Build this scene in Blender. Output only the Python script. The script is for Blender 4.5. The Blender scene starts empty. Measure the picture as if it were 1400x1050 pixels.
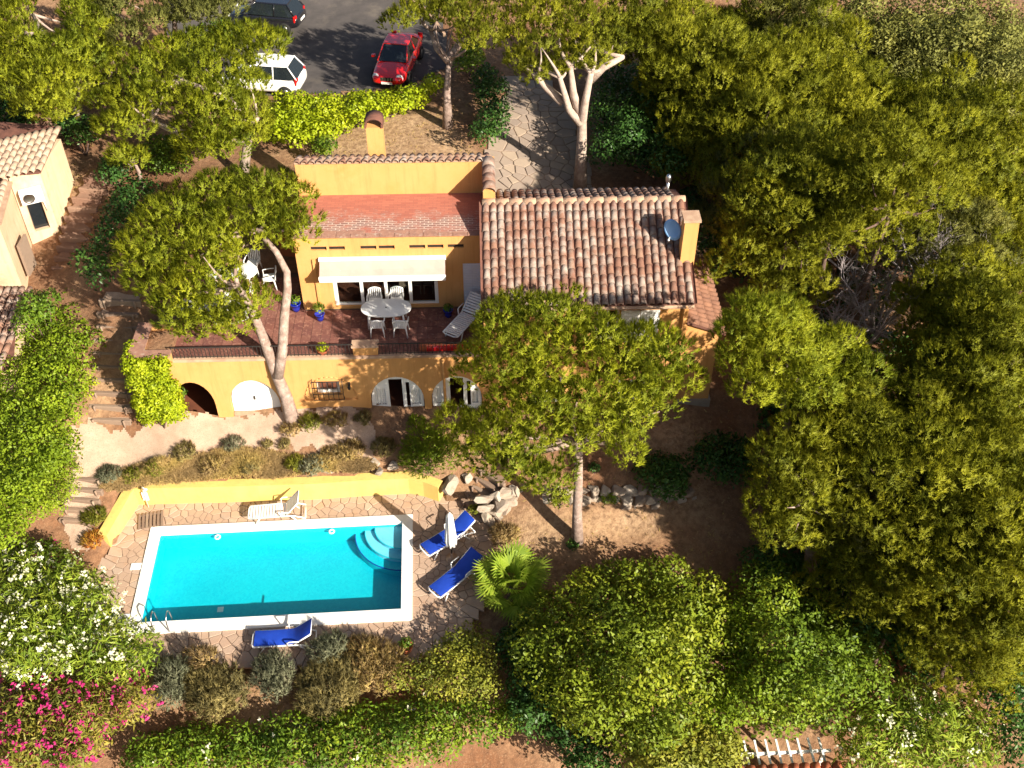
import bpy, bmesh, math, random
import numpy as np
from mathutils import Vector, Matrix
R = math.radians
scene = bpy.context.scene
COL = scene.collection
# ------------------------------------------------------------------ camera, sky, sun, exposure
FOC, TILT, CAMH = 1490.0, R(42.9), 30.0            # focal length in px of a 1400 px wide frame
cam_d = bpy.data.cameras.new('camera'); cam = bpy.data.objects.new('camera', cam_d); COL.objects.link(cam)
cam_d.sensor_width = 36.0; cam_d.lens = FOC / 1400 * 36; cam_d.clip_end = 2000
cam.location = (0, 0, CAMH); cam.rotation_euler = (math.pi / 2 - TILT, 0, 0)
scene.camera = cam
SUN_EL, SUN_AZ = R(29.5), R(135)                     # azimuth clockwise from +Y
world = bpy.data.worlds.new('World'); scene.world = world; world.use_nodes = True
wn = world.node_tree.nodes; wl = world.node_tree.links
sky = wn.new('ShaderNodeTexSky'); sky.sky_type = 'NISHITA'; sky.sun_disc = False
sky.sun_elevation = SUN_EL; sky.sun_rotation = SUN_AZ; sky.dust_density = 3.0; sky.ozone_density = 1.0
wl.new(sky.outputs[0], wn['Background'].inputs[0]); wn['Background'].inputs[1].default_value = 0.052
sun_d = bpy.data.lights.new('sun', 'SUN'); sun_d.energy = 4.8; sun_d.angle = R(0.5); sun_d.color = (1.0, 0.90, 0.74)
sun = bpy.data.objects.new('sun', sun_d); COL.objects.link(sun); sun.location = (30, -30, 40)
sdir = Vector((-math.sin(SUN_AZ) * math.cos(SUN_EL), -math.cos(SUN_AZ) * math.cos(SUN_EL), -math.sin(SUN_EL)))
sun.rotation_euler = sdir.to_track_quat('-Z', 'Y').to_euler()
vs = scene.view_settings; vs.view_transform = 'Standard'; vs.look = 'None'; vs.gamma = 1.0; vs.use_curve_mapping = False
vs.exposure = 1.3
scene.cycles.max_bounces = 6; scene.cycles.transparent_max_bounces = 8
scene.cycles.diffuse_bounces = 3; scene.cycles.glossy_bounces = 2; scene.cycles.transmission_bounces = 4
scene.cycles.caustics_reflective = False; scene.cycles.caustics_refractive = False

# ------------------------------------------------------------------ pixel to point
_s, _c = math.sin(TILT), math.cos(TILT)
def G(px, py, z=0.0):
    v = py - 525; d = FOC * _s + v * _c; k = (CAMH - z) / d
    return Vector(((px - 700) * k, (FOC * _c - v * _s) * k, z))
HR = R(1.75)                                        # the house is turned by this angle
def HW(a, b, z): return Vector((a * math.cos(HR) - b * math.sin(HR), a * math.sin(HR) + b * math.cos(HR), z))
rng = np.random.default_rng(7); rnd = random.Random(5)

# ------------------------------------------------------------------ materials
def _nodes(name):
    m = bpy.data.materials.new(name); m.use_nodes = True
    nt = m.node_tree; return m, nt.nodes, nt.links, nt.nodes['Principled BSDF']
def rgba(c): return (c[0], c[1], c[2], 1)
def _vec(n, l, rand):
    tc = n.new('ShaderNodeTexCoord')
    if not rand: return tc.outputs['Object'], None
    oi = n.new('ShaderNodeObjectInfo'); mu = n.new('ShaderNodeMath'); mu.operation = 'MULTIPLY'; mu.inputs[1].default_value = 57.0
    l.new(oi.outputs['Random'], mu.inputs[0])
    ad = n.new('ShaderNodeVectorMath'); ad.operation = 'ADD'; l.new(tc.outputs['Object'], ad.inputs[0]); l.new(mu.outputs[0], ad.inputs[1])
    return ad.outputs[0], oi
def _noise(n, l, vec, scale, detail=5, rough=.6):
    t = n.new('ShaderNodeTexNoise'); t.inputs['Scale'].default_value = scale; t.inputs['Detail'].default_value = detail
    t.inputs['Roughness'].default_value = rough; l.new(vec, t.inputs['Vector']); return t.outputs['Fac']
def _ramp(n, l, fac, stops):
    r = n.new('ShaderNodeValToRGB'); l.new(fac, r.inputs[0]); e = r.color_ramp.elements
    while len(e) < len(stops): e.new(0.5)
    for q, (p, c) in zip(e, stops): q.position = p; q.color = rgba(c)
    return r.outputs[0]
def _mix(n, l, fac, a, b, mode='MIX'):
    x = n.new('ShaderNodeMix'); x.data_type = 'RGBA'; x.blend_type = mode
    for s, v in ((0, fac), (6, a), (7, b)):
        if hasattr(v, 'is_linked'): l.new(v, x.inputs[s])
        elif s == 0: x.inputs[0].default_value = v
        else: x.inputs[s].default_value = rgba(v)
    return x.outputs[2]
def surf(name, c1, c2=None, scale=3, rough=.8, bump=0, bscale=None, rand=False, spots=None, spotscale=6, spotlim=(.55, .65), metal=0, spec=.3, tone=None, lo=.35, hi=.65, worldspots=False, streak=None):
    m, n, l, p = _nodes(name); vec, oi = _vec(n, l, rand)
    c2 = c2 or tuple(x * .8 for x in c1)
    out = _ramp(n, l, _noise(n, l, vec, scale), [(lo, c1), (hi, c2)])
    if rand and tone: out = _mix(n, l, .75, out, _ramp(n, l, oi.outputs['Random'], [(i / max(1, len(tone) - 1), t) for i, t in enumerate(tone)]))
    if spots:
        sv = n.new('ShaderNodeNewGeometry').outputs['Position'] if worldspots else vec
        f = _ramp(n, l, _noise(n, l, sv, spotscale, 8, .65), [(spotlim[0], (0, 0, 0)), (spotlim[1], (1, 1, 1))])
        out = _mix(n, l, f, out, spots)
    if streak:
        mp = n.new('ShaderNodeMapping'); mp.inputs['Scale'].default_value = (5, 5, .45); l.new(vec, mp.inputs[0])
        f = _ramp(n, l, _noise(n, l, mp.outputs[0], 1.3, 7, .65), [(.50, (0, 0, 0)), (.72, (.55, .55, .55))]); out = _mix(n, l, f, out, streak)
        f = _ramp(n, l, _noise(n, l, vec, 2.6, 8, .7), [(.56, (0, 0, 0)), (.72, (.4, .4, .4))]); out = _mix(n, l, f, out, tuple(min(1, x * 1.12 + .03) for x in c1))
    l.new(out, p.inputs['Base Color']); p.inputs['Roughness'].default_value = rough; p.inputs['Metallic'].default_value = metal
    p.inputs['Specular IOR Level'].default_value = spec
    if bump:
        b = n.new('ShaderNodeBump'); b.inputs['Strength'].default_value = bump; b.inputs['Distance'].default_value = .03
        l.new(_noise(n, l, vec, bscale or scale * 6, 6), b.inputs['Height']); l.new(b.outputs[0], p.inputs['Normal'])
    return m
def foliage(name, stops, trans=.35, rough=.6, nscale=.6, gain=2.15):
    m, n, l, p = _nodes(name)
    at = n.new('ShaderNodeAttribute'); at.attribute_name = 'tint'
    gm = n.new('ShaderNodeNewGeometry'); nz = _noise(n, l, gm.outputs['Position'], nscale, 3)
    ad = n.new('ShaderNodeMath'); ad.operation = 'MULTIPLY_ADD'; l.new(nz, ad.inputs[0]); ad.inputs[1].default_value = .7
    l.new(at.outputs['Fac'], ad.inputs[2])
    sb = n.new('ShaderNodeMath'); sb.operation = 'SUBTRACT'; l.new(ad.outputs[0], sb.inputs[0]); sb.inputs[1].default_value = .35
    colr = _ramp(n, l, sb.outputs[0], [(q, tuple(min(.85, x * gain) for x in c)) for q, c in stops])
    l.new(colr, p.inputs['Base Color']); p.inputs['Roughness'].default_value = rough; p.inputs['Specular IOR Level'].default_value = .25
    tr = n.new('ShaderNodeBsdfTranslucent'); l.new(colr, tr.inputs[0])
    mx = n.new('ShaderNodeMixShader'); mx.inputs[0].default_value = trans
    l.new(p.outputs[0], mx.inputs[1]); l.new(tr.outputs[0], mx.inputs[2]); l.new(mx.outputs[0], n['Material Output'].inputs[0])
    return m
def schlick(n, l, f0=.02):
    lw = n.new('ShaderNodeLayerWeight'); lw.inputs[0].default_value = .5
    pw = n.new('ShaderNodeMath'); pw.operation = 'POWER'; pw.inputs[1].default_value = 5; l.new(lw.outputs['Facing'], pw.inputs[0])
    ma = n.new('ShaderNodeMath'); ma.operation = 'MULTIPLY_ADD'; ma.inputs[1].default_value = 1 - f0; ma.inputs[2].default_value = f0; l.new(pw.outputs[0], ma.inputs[0]); return ma.outputs[0]
M = {}
M['stucco'] = surf('stucco', (.57, .29, .10), (.59, .31, .115), 1.2, .9, .3, 60, spots=(.53, .25, .068), spotscale=.9, spotlim=(.55, .8), streak=(.43, .205, .068))
M['pool_stucco'] = surf('pool_stucco', (.60, .44, .125), (.63, .47, .15), 1.5, .9, .25, 60, spots=(.54, .36, .10), spotscale=2.2, spotlim=(.6, .85), streak=(.46, .31, .11))
M['cream'] = surf('cream', (.60, .45, .31), (.55, .40, .26), .9, .9, .3, 50, spots=(.38, .23, .14), spotscale=.8, spotlim=(.55, .8), streak=(.42, .28, .18))
M['white'] = surf('white', (.8, .79, .77), (.74, .73, .71), 3, .5)
M['plastic'] = surf('plastic', (.8, .8, .8), (.76, .76, .75), 4, .35, spec=.5)
M['lilac_door'] = surf('lilac_door', (.68, .69, .76), (.62, .63, .70), 3, .5)
M['coping'] = surf('coping', (.80, .79, .76), (.72, .70, .66), 2.2, .7, .15, 30, spots=(.62, .58, .52), spotscale=1.3, spotlim=(.6, .85))
M['iron'] = surf('iron', (.02, .018, .018), (.035, .028, .025), 8, .6)
M['steel'] = surf('steel', (.6, .6, .62), (.5, .5, .52), 6, .3, metal=1)
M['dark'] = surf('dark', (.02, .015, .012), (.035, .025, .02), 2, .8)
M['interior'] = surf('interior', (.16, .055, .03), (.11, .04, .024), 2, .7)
M['brickpink'] = None
M['tile'] = surf('tile', (.24, .12, .08), (.17, .09, .065), 5, .9, .5, 40, rand=True, spots=(.34, .30, .265), spotscale=1.7, spotlim=(.44, .68), worldspots=True,
                 tone=[(.21, .105, .072), (.175, .09, .066), (.24, .135, .094), (.20, .11, .08), (.25, .16, .115), (.155, .085, .07), (.22, .11, .072)])
M['tile_pale'] = surf('tile_pale', (.44, .34, .26), (.34, .24, .17), 5, .9, .5, 40, rand=True, spots=(.20, .12, .09), spotscale=3, spotlim=(.55, .7), worldspots=True)
M['tile_edge'] = surf('tile_edge', (.33, .18, .13), (.24, .13, .10), 6, .9, .5, 40, rand=True, spots=(.42, .34, .28), spotscale=5, spotlim=(.55, .75))
M['tile_new'] = surf('tile_new', (.50, .15, .07), (.40, .12, .06), 3, .8, .2, 30, rand=True, spots=(.55, .35, .24), spotscale=5, spotlim=(.6, .75))
M['tile_under'] = surf('tile_under', (.16, .07, .05), (.10, .045, .035), 4, .9)
M['mortar'] = surf('mortar', (.46, .32, .22), (.36, .22, .15), 4, .9, .5, 30)
M['paver'] = surf('paver', (.22, .085, .065), (.10, .045, .04), 7, .85, .3, 40, rand=True, spots=(.30, .15, .11), spotscale=9, spotlim=(.52, .66),
                  tone=[(.20, .075, .055), (.15, .06, .048), (.23, .10, .075), (.13, .05, .045)])
M['grout'] = surf('grout', (.12, .075, .06), (.09, .06, .05), 3, .95)
M['flag'] = surf('flag', (.42, .30, .215), (.35, .24, .175), 2.5, .85, .4, 30, rand=True, spots=(.40, .24, .15), spotscale=2, spotlim=(.55, .8),
                 tone=[(.42, .295, .21), (.46, .355, .28), (.38, .26, .195), (.41, .33, .27), (.42, .27, .18), (.35, .27, .22)])
M['flag_grout'] = surf('flag_grout', (.25, .17, .125), (.19, .13, .095), 5, .95)
M['path_flag'] = surf('path_flag', (.32, .25, .20), (.23, .18, .15), 2, .9, .5, 25, rand=True, tone=[(.32, .25, .20), (.24, .19, .16), (.36, .28, .21)])
M['stone'] = surf('stone', (.36, .30, .24), (.27, .21, .165), 3, .9, .6, 18, rand=True, spots=(.24, .16, .11), spotscale=2.5, spotlim=(.52, .75),
                  tone=[(.36, .30, .24), (.28, .22, .175), (.42, .37, .31), (.27, .19, .135)])
M['redstone'] = surf('redstone', (.26, .15, .10), (.18, .10, .075), 3, .9, .6, 18, rand=True, tone=[(.26, .15, .10), (.19, .11, .08), (.31, .20, .14)])
M['wood'] = surf('wood', (.26, .18, .13), (.17, .115, .085), 6, .9, .4, 30, rand=True, tone=[(.26, .18, .13), (.19, .13, .10), (.31, .23, .17)])
M['bark'] = surf('bark', (.36, .27, .23), (.20, .14, .115), 5, .95, .9, 16, spots=(.46, .37, .33), spotscale=4, spotlim=(.55, .7))
M['bark_dark'] = surf('bark_dark', (.17, .11, .085), (.10, .065, .055), 5, .95, .9, 16)
M['bark_pale'] = surf('bark_pale', (.46, .37, .31), (.32, .24, .20), 5, .9, .6, 18)
M['deadwood'] = surf('deadwood', (.42, .37, .38), (.30, .26, .27), 6, .95)
M['terracotta'] = surf('terracotta', (.42, .12, .05), (.35, .10, .045), 5, .7)
M['blue_glaze'] = surf('blue_glaze', (.012, .03, .36), (.01, .022, .28), 4, .15, spec=.6)
M['blue_cloth'] = surf('blue_cloth', (.008, .05, .40), (.006, .038, .33), 3, .75, .1, 60)
M['awning'] = surf('awning', (.44, .32, .285), (.40, .29, .255), 1.5, .85, .1, 40)
M['white_cloth'] = surf('white_cloth', (.78, .77, .74), (.70, .69, .67), 3, .9, .2, 20)
M['asphalt'] = surf('asphalt', (.085, .075, .072), (.06, .054, .053), 1.5, .95, .4, 60, spots=(.14, .12, .10), spotscale=.8, spotlim=(.55, .8))
M['tyre'] = surf('tyre', (.015, .015, .015), (.02, .02, .02), 5, .9)
M['car_red'] = surf('car_red', (.62, .010, .012), (.62, .010, .012), 3, .22, spec=.6)
M['car_white'] = surf('car_white', (.78, .78, .78), (.78, .78, .78), 3, .25, spec=.6)
M['car_black'] = surf('car_black', (.010, .010, .013), (.010, .010, .013), 3, .18, spec=.6)
M['carglass'] = surf('carglass', (.012, .016, .02), (.012, .016, .02), 2, .06, spec=.8)
M['redlamp'] = surf('redlamp', (.45, .01, .01), (.4, .01, .01), 2, .2)
M['headlamp'] = surf('headlamp', (.7, .72, .74), (.5, .52, .55), 9, .12, spec=.7)
M['water_blue'] = surf('water_blue', (.25, .45, .75), (.22, .40, .70), 2, .35)
for k in ('car_red', 'car_white', 'car_black'):
    M[k].node_tree.nodes['Principled BSDF'].inputs['Coat Weight'].default_value = 1.0
# small clay tiles on the flat roof: a brick pattern with worn joints
m, n, l, p = _nodes('brickpink'); tc = n.new('ShaderNodeTexCoord')
bt = n.new('ShaderNodeTexBrick'); bt.inputs['Scale'].default_value = 1.0; bt.inputs['Brick Width'].default_value = .28; bt.inputs['Row Height'].default_value = .10
bt.inputs['Mortar Size'].default_value = .008; bt.inputs['Color1'].default_value = (.36, .125, .085, 1); bt.inputs['Color2'].default_value = (.29, .095, .068, 1); bt.inputs['Mortar'].default_value = (.24, .09, .065, 1)
l.new(tc.outputs['Object'], bt.inputs['Vector'])
sx = n.new('ShaderNodeSeparateXYZ'); l.new(tc.outputs['Object'], sx.inputs[0])
nz = _noise(n, l, tc.outputs['Object'], 1.6, 8, .7)
mr = n.new('ShaderNodeMapRange'); mr.inputs[1].default_value = -.2; mr.inputs[2].default_value = -1.7; mr.inputs[3].default_value = -.30; mr.inputs[4].default_value = .12
l.new(sx.outputs[1], mr.inputs[0]); ad = n.new('ShaderNodeMath'); ad.operation = 'ADD'; l.new(nz, ad.inputs[0]); l.new(mr.outputs[0], ad.inputs[1])
f = _ramp(n, l, ad.outputs[0], [(.44, (0, 0, 0)), (.66, (1, 1, 1))])
bt2 = n.new('ShaderNodeTexBrick'); bt2.inputs['Scale'].default_value = 1.0; bt2.inputs['Brick Width'].default_value = .28; bt2.inputs['Row Height'].default_value = .10
bt2.inputs['Mortar Size'].default_value = .018; bt2.inputs['Color1'].default_value = (.24, .12, .09, 1); bt2.inputs['Color2'].default_value = (.15, .08, .07, 1); bt2.inputs['Mortar'].default_value = (.46, .36, .31, 1)
l.new(tc.outputs['Object'], bt2.inputs['Vector'])
l.new(_mix(n, l, f, bt.outputs[0], bt2.outputs[0]), p.inputs['Base Color']); p.inputs['Roughness'].default_value = .85
bp = n.new('ShaderNodeBump'); bp.inputs['Strength'].default_value = .4; bp.inputs['Distance'].default_value = .02; l.new(bt.outputs['Fac'], bp.inputs['Height']); bp.invert = True; l.new(bp.outputs[0], p.inputs['Normal'])
M['brickpink'] = m
# pool lining: small glass mosaic
m, n, l, p = _nodes('pool_mosaic'); vec, _ = _vec(n, l, False)
vo = n.new('ShaderNodeTexVoronoi'); vo.inputs['Scale'].default_value = 14; l.new(vec, vo.inputs['Vector'])
c = _mix(n, l, .25, _ramp(n, l, _noise(n, l, vec, .8), [(.35, (.0, .42, .53)), (.65, (.0, .47, .56))]), _ramp(n, l, vo.outputs['Color'], [(.2, (.0, .34, .48)), (.8, (.03, .55, .62))]))
l.new(c, p.inputs['Base Color']); p.inputs['Roughness'].default_value = .4
M['pool_mosaic'] = m
# water: clear, slightly tinted, mirror gloss by the Fresnel angle, fine ripples
m, n, l, p = _nodes('pool_water'); n.remove(p); vec, _ = _vec(n, l, False)
tb = n.new('ShaderNodeBsdfTransparent'); tb.inputs[0].default_value = (.80, .97, 1.0, 1)
gb = n.new('ShaderNodeBsdfGlossy'); gb.inputs['Roughness'].default_value = .06
fr = schlick(n, l)
bp = n.new('ShaderNodeBump'); bp.inputs['Strength'].default_value = .35; bp.inputs['Distance'].default_value = .03; l.new(_noise(n, l, vec, 7, 4), bp.inputs['Height'])
l.new(bp.outputs[0], gb.inputs['Normal'])
ms = n.new('ShaderNodeMixShader'); l.new(fr, ms.inputs[0]); l.new(tb.outputs[0], ms.inputs[1]); l.new(gb.outputs[0], ms.inputs[2]); l.new(ms.outputs[0], n['Material Output'].inputs[0])
M['pool_water'] = m
# window glass
m, n, l, p = _nodes('glass'); n.remove(p)
tb = n.new('ShaderNodeBsdfTransparent'); tb.inputs[0].default_value = (.75, .78, .78, 1)
gb = n.new('ShaderNodeBsdfGlossy'); gb.inputs['Roughness'].default_value = .02
fr = schlick(n, l, .04)
ms = n.new('ShaderNodeMixShader'); l.new(fr, ms.inputs[0]); l.new(tb.outputs[0], ms.inputs[1]); l.new(gb.outputs[0], ms.inputs[2]); l.new(ms.outputs[0], n['Material Output'].inputs[0])
M['glass'] = m
# soil
m, n, l, p = _nodes('soil'); gm = n.new('ShaderNodeNewGeometry'); vec = gm.outputs['Position']
a1 = _ramp(n, l, _noise(n, l, vec, .35, 8), [(.35, (.20, .095, .05)), (.5, (.27, .15, .085)), (.65, (.34, .22, .13))])
a2 = _ramp(n, l, _noise(n, l, vec, 5, 8, .7), [(.4, (.0, .0, .0)), (.62, (1, 1, 1))])
at = n.new('ShaderNodeAttribute'); at.attribute_name = 'tan'
a3 = _mix(n, l, at.outputs['Fac'], a1, _ramp(n, l, _noise(n, l, vec, .9, 8), [(.3, (.36, .23, .13)), (.7, (.46, .32, .20))]))
cc = _mix(n, l, a2, a3, (.13, .07, .042)); cc2 = _mix(n, l, .7, a3, cc); a4 = _ramp(n, l, _noise(n, l, vec, 16, 6, .75), [(.56, (0, 0, 0)), (.66, (.7, .7, .7))]); cc2 = _mix(n, l, a4, cc2, (.36, .24, .15))
l.new(cc2, p.inputs['Base Color']); p.inputs['Roughness'].default_value = .95; p.inputs['Specular IOR Level'].default_value = .1
bp = n.new('ShaderNodeBump'); bp.inputs['Strength'].default_value = .8; bp.inputs['Distance'].default_value = .08; l.new(_noise(n, l, vec, 6, 9, .7), bp.inputs['Height']); l.new(bp.outputs[0], p.inputs['Normal'])
M['soil'] = m
M['gravel'] = surf('gravel', (.46, .335, .255), (.37, .26, .19), 2.2, .95, .8, 45, spots=(.28, .185, .13), spotscale=26, spotlim=(.52, .68))
# foliage kinds
M['pine'] = foliage('pine', [(.0, (.055, .078, .006)), (.5, (.13, .148, .008)), (1, (.20, .205, .010))], .38)
M['pine_forest'] = foliage('pine_forest', [(.0, (.058, .072, .006)), (.5, (.125, .132, .008)), (1, (.185, .180, .010))], .38)
M['pine_olive'] = foliage('pine_olive', [(.0, (.055, .062, .015)), (.5, (.095, .098, .022)), (1, (.13, .125, .025))], .3)
M['leaf'] = foliage('leaf', [(.0, (.028, .058, .008)), (.5, (.07, .115, .010)), (1, (.14, .17, .012))], .35, .45)
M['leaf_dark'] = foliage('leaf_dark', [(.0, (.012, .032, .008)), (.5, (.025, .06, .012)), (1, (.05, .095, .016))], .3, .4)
M['hedge'] = foliage('hedge', [(.0, (.045, .075, .006)), (.5, (.105, .15, .008)), (1, (.16, .20, .012))], .38, .5)
M['ivy'] = foliage('ivy', [(.0, (.10, .14, .006)), (.5, (.18, .22, .008)), (1, (.24, .26, .012))], .4, .45)
M['olive_leaf'] = foliage('olive_leaf', [(.0, (.055, .070, .012)), (.5, (.115, .125, .016)), (1, (.18, .17, .020))], .35, .5)
M['lavender'] = foliage('lavender', [(.0, (.07, .065, .035)), (.5, (.15, .125, .045)), (1, (.22, .18, .07))], .3, .7, gain=2.1)
M['greygreen'] = foliage('greygreen', [(.0, (.06, .07, .045)), (.5, (.12, .125, .075)), (1, (.18, .17, .11))], .3, .7, gain=2.0)
M['heather'] = foliage('heather', [(.0, (.14, .10, .05)), (.4, (.22, .155, .07)), (.7, (.25, .19, .06)), (1, (.34, .23, .13))], .3, .8, gain=1.9)
M['dry_red'] = foliage('dry_red', [(.0, (.16, .05, .015)), (.5, (.30, .12, .02)), (1, (.28, .20, .03))], .3, .7)
M['oleander'] = foliage('oleander', [(.0, (.04, .07, .008)), (.5, (.11, .15, .015)), (1, (.19, .21, .025))], .35, .45)
M['oleander_red'] = foliage('oleander_red', [(.0, (.05, .065, .012)), (.5, (.12, .12, .018)), (1, (.20, .15, .03))], .35, .45)
M['palm'] = foliage('palm', [(.0, (.05, .085, .010)), (.5, (.11, .155, .014)), (1, (.18, .21, .03))], .35, .45)
M['white_petal'] = foliage('white_petal', [(.0, (.62, .62, .42)), (1, (.80, .79, .62))], .3, .7, gain=1.0)
M['pink_petal'] = foliage('pink_petal', [(.0, (.40, .02, .12)), (.6, (.52, .03, .19)), (1, (.56, .09, .22))], .3, .7, gain=1.0)
M['redflower'] = foliage('redflower', [(.0, (.5, .02, .02)), (1, (.6, .05, .04))], .3, .7, gain=1.0)
M['carob'] = foliage('carob', [(.0, (.040, .062, .008)), (.5, (.095, .125, .010)), (1, (.165, .175, .014))], .35, .45)
M['carob2'] = foliage('carob2', [(.0, (.035, .062, .008)), (.5, (.085, .125, .010)), (1, (.15, .175, .014))], .35, .45)
M['tile_brown'] = surf('tile_brown', (.24, .12, .075), (.15, .075, .052), 2.5, .9, .4, 30)
# ------------------------------------------------------------------ object tools
def thing(name, label, cat, loc=(0, 0, 0), rz=0.0, group=None):
    o = bpy.data.objects.new(name, None); COL.objects.link(o); o.empty_display_size = .2
    o.location = loc; o.rotation_euler = (0, 0, rz); tag(o, label, cat, group); return o
def tag(o, label=None, cat=None, group=None, kind=None):
    for k, v in (('label', label), ('category', cat), ('group', group), ('kind', kind)):
        if v: o[k] = v
    return o
def link(name, me, mat=None, parent=None, loc=None, rot=None, kind=None):
    o = bpy.data.objects.new(name, me); COL.objects.link(o)
    if mat is not None and not me.materials: me.materials.append(M[mat] if isinstance(mat, str) else mat)
    if parent: o.parent = parent
    if loc is not None: o.location = loc
    if rot is not None: o.rotation_euler = rot
    if kind: o['kind'] = kind
    return o
def copy_tree(o, parent=None):
    c = o.copy(); COL.objects.link(c); c.parent = parent
    for ch in list(o.children): copy_tree(ch, c)
    return c
class MB:
    def __init__(s): s.v = []; s.f = []; s.sm = []
    def add(s, vs, fs, smooth=False):
        o = len(s.v); s.v += [tuple(v) for v in vs]; s.f += [tuple(i + o for i in f) for f in fs]; s.sm += [smooth] * len(fs); return s
    def box(s, x0, x1, y0, y1, z0, z1, mt=None):
        vs = [Vector((x, y, z)) for z in (z0, z1) for y in (y0, y1) for x in (x0, x1)]
        if mt is not None: vs = [mt @ v for v in vs]
        return s.add(vs, [(0, 2, 3, 1), (4, 5, 7, 6), (0, 1, 5, 4), (2, 6, 7, 3), (0, 4, 6, 2), (1, 3, 7, 5)])
    def tube(s, pts, rad, n=8, cap=True):
        pts = [Vector(p) for p in pts]; rs = rad if hasattr(rad, '__len__') else [rad] * len(pts); vs = []; fs = []
        up = Vector((0, 0, 1))
        for i, p in enumerate(pts):
            t = (pts[min(i + 1, len(pts) - 1)] - pts[max(i - 1, 0)])
            t = t.normalized() if t.length > 1e-9 else up
            a = t.cross(Vector((1, 0, 0)) if abs(t.x) < .7 else Vector((0, 1, 0))).normalized() if i == 0 else (a0 - t * a0.dot(t)).normalized()
            a0 = a; b = t.cross(a)
            for k in range(n): th = 2 * math.pi * k / n; vs.append(p + (a * math.cos(th) + b * math.sin(th)) * rs[i])
        for i in range(len(pts) - 1):
            for k in range(n): q = (k + 1) % n; fs.append((i * n + k, i * n + q, (i + 1) * n + q, (i + 1) * n + k))
        if cap: fs.append(tuple(range(n))[::-1]); fs.append(tuple(range((len(pts) - 1) * n, len(pts) * n)))
        return s.add(vs, fs, True)
    def lathe(s, prof, c=(0, 0, 0), n=20, close=True):
        vs = []; fs = []
        for r, z in prof:
            for k in range(n): th = 2 * math.pi * k / n; vs.append((c[0] + r * math.cos(th), c[1] + r * math.sin(th), c[2] + z))
        for i in range(len(prof) - 1):
            for k in range(n): q = (k + 1) % n; fs.append((i * n + k, i * n + q, (i + 1) * n + q, (i + 1) * n + k))
        if close: fs.append(tuple(range(n))[::-1]); fs.append(tuple(range((len(prof) - 1) * n, len(prof) * n)))
        return s.add(vs, fs, True)
    def prism(s, poly, z0, z1):
        n = len(poly); vs = [(x, y, z0) for x, y in poly] + [(x, y, z1) for x, y in poly]
        fs = [tuple(range(n))[::-1], tuple(range(n, 2 * n))] + [(i, (i + 1) % n, n + (i + 1) % n, n + i) for i in range(n)]
        return s.add(vs, fs)
    def sweep(s, poly, axis, t0, t1):                # poly in the plane normal to axis 'x' (y,z) or 'y' (x,z)
        n = len(poly); mk = (lambda p, t: (t, p[0], p[1])) if axis == 'x' else (lambda p, t: (p[0], t, p[1]))
        vs = [mk(p, t0) for p in poly] + [mk(p, t1) for p in poly]
        return s.add(vs, [tuple(range(n))[::-1], tuple(range(n, 2 * n))] + [(i, (i + 1) % n, n + (i + 1) % n, n + i) for i in range(n)])
    def mesh(s, name):
        me = bpy.data.meshes.new(name); me.from_pydata(s.v, [], s.f)
        me.polygons.foreach_set('use_smooth', s.sm)
        bm = bmesh.new(); bm.from_mesh(me); bmesh.ops.recalc_face_normals(bm, faces=bm.faces); bm.to_mesh(me); bm.free(); return me
    def build(s, name, mat, parent=None, loc=None, rot=None, kind=None, bevel=0):
        o = link(name, s.mesh(name), mat, parent, loc, rot, kind)
        if bevel:
            b = o.modifiers.new('bevel', 'BEVEL'); b.width = bevel; b.segments = 2; b.limit_method = 'ANGLE'; b.angle_limit = R(40)
        return o
def plate(name, mat, parent, loops, fmap, ext, loc=None):
    """A flat wall with openings: loops[0] the outline, the rest holes, in 2D; fmap puts (s,t) in space; ext is the thickness vector."""
    bm = bmesh.new(); edges = []
    for lp in loops:
        vs = [bm.verts.new(fmap(*p)) for p in lp]
        edges += [bm.edges.new((vs[i], vs[(i + 1) % len(vs)])) for i in range(len(vs))]
    r = bmesh.ops.triangle_fill(bm, use_beauty=True, use_dissolve=False, edges=edges)
    fs = [g for g in r['geom'] if isinstance(g, bmesh.types.BMFace)]
    e = bmesh.ops.extrude_face_region(bm, geom=fs)
    bmesh.ops.translate(bm, verts=[g for g in e['geom'] if isinstance(g, bmesh.types.BMVert)], vec=Vector(ext))
    bmesh.ops.recalc_face_normals(bm, faces=bm.faces)
    me = bpy.data.meshes.new(name); bm.to_mesh(me); bm.free()
    return link(name, me, mat, parent, loc)
def arch(a0, a1, zb, zs, zt, n=14):
    c = (a0 + a1) / 2; w = (a1 - a0) / 2
    return [(a0, zb), (a1, zb)] + [(c + w * math.cos(math.pi * i / n), zs + (zt - zs) * math.sin(math.pi * i / n)) for i in range(n + 1)]
def rect(a0, a1, z0, z1): return [(a0, z0), (a1, z0), (a1, z1), (a0, z1)]
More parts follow.
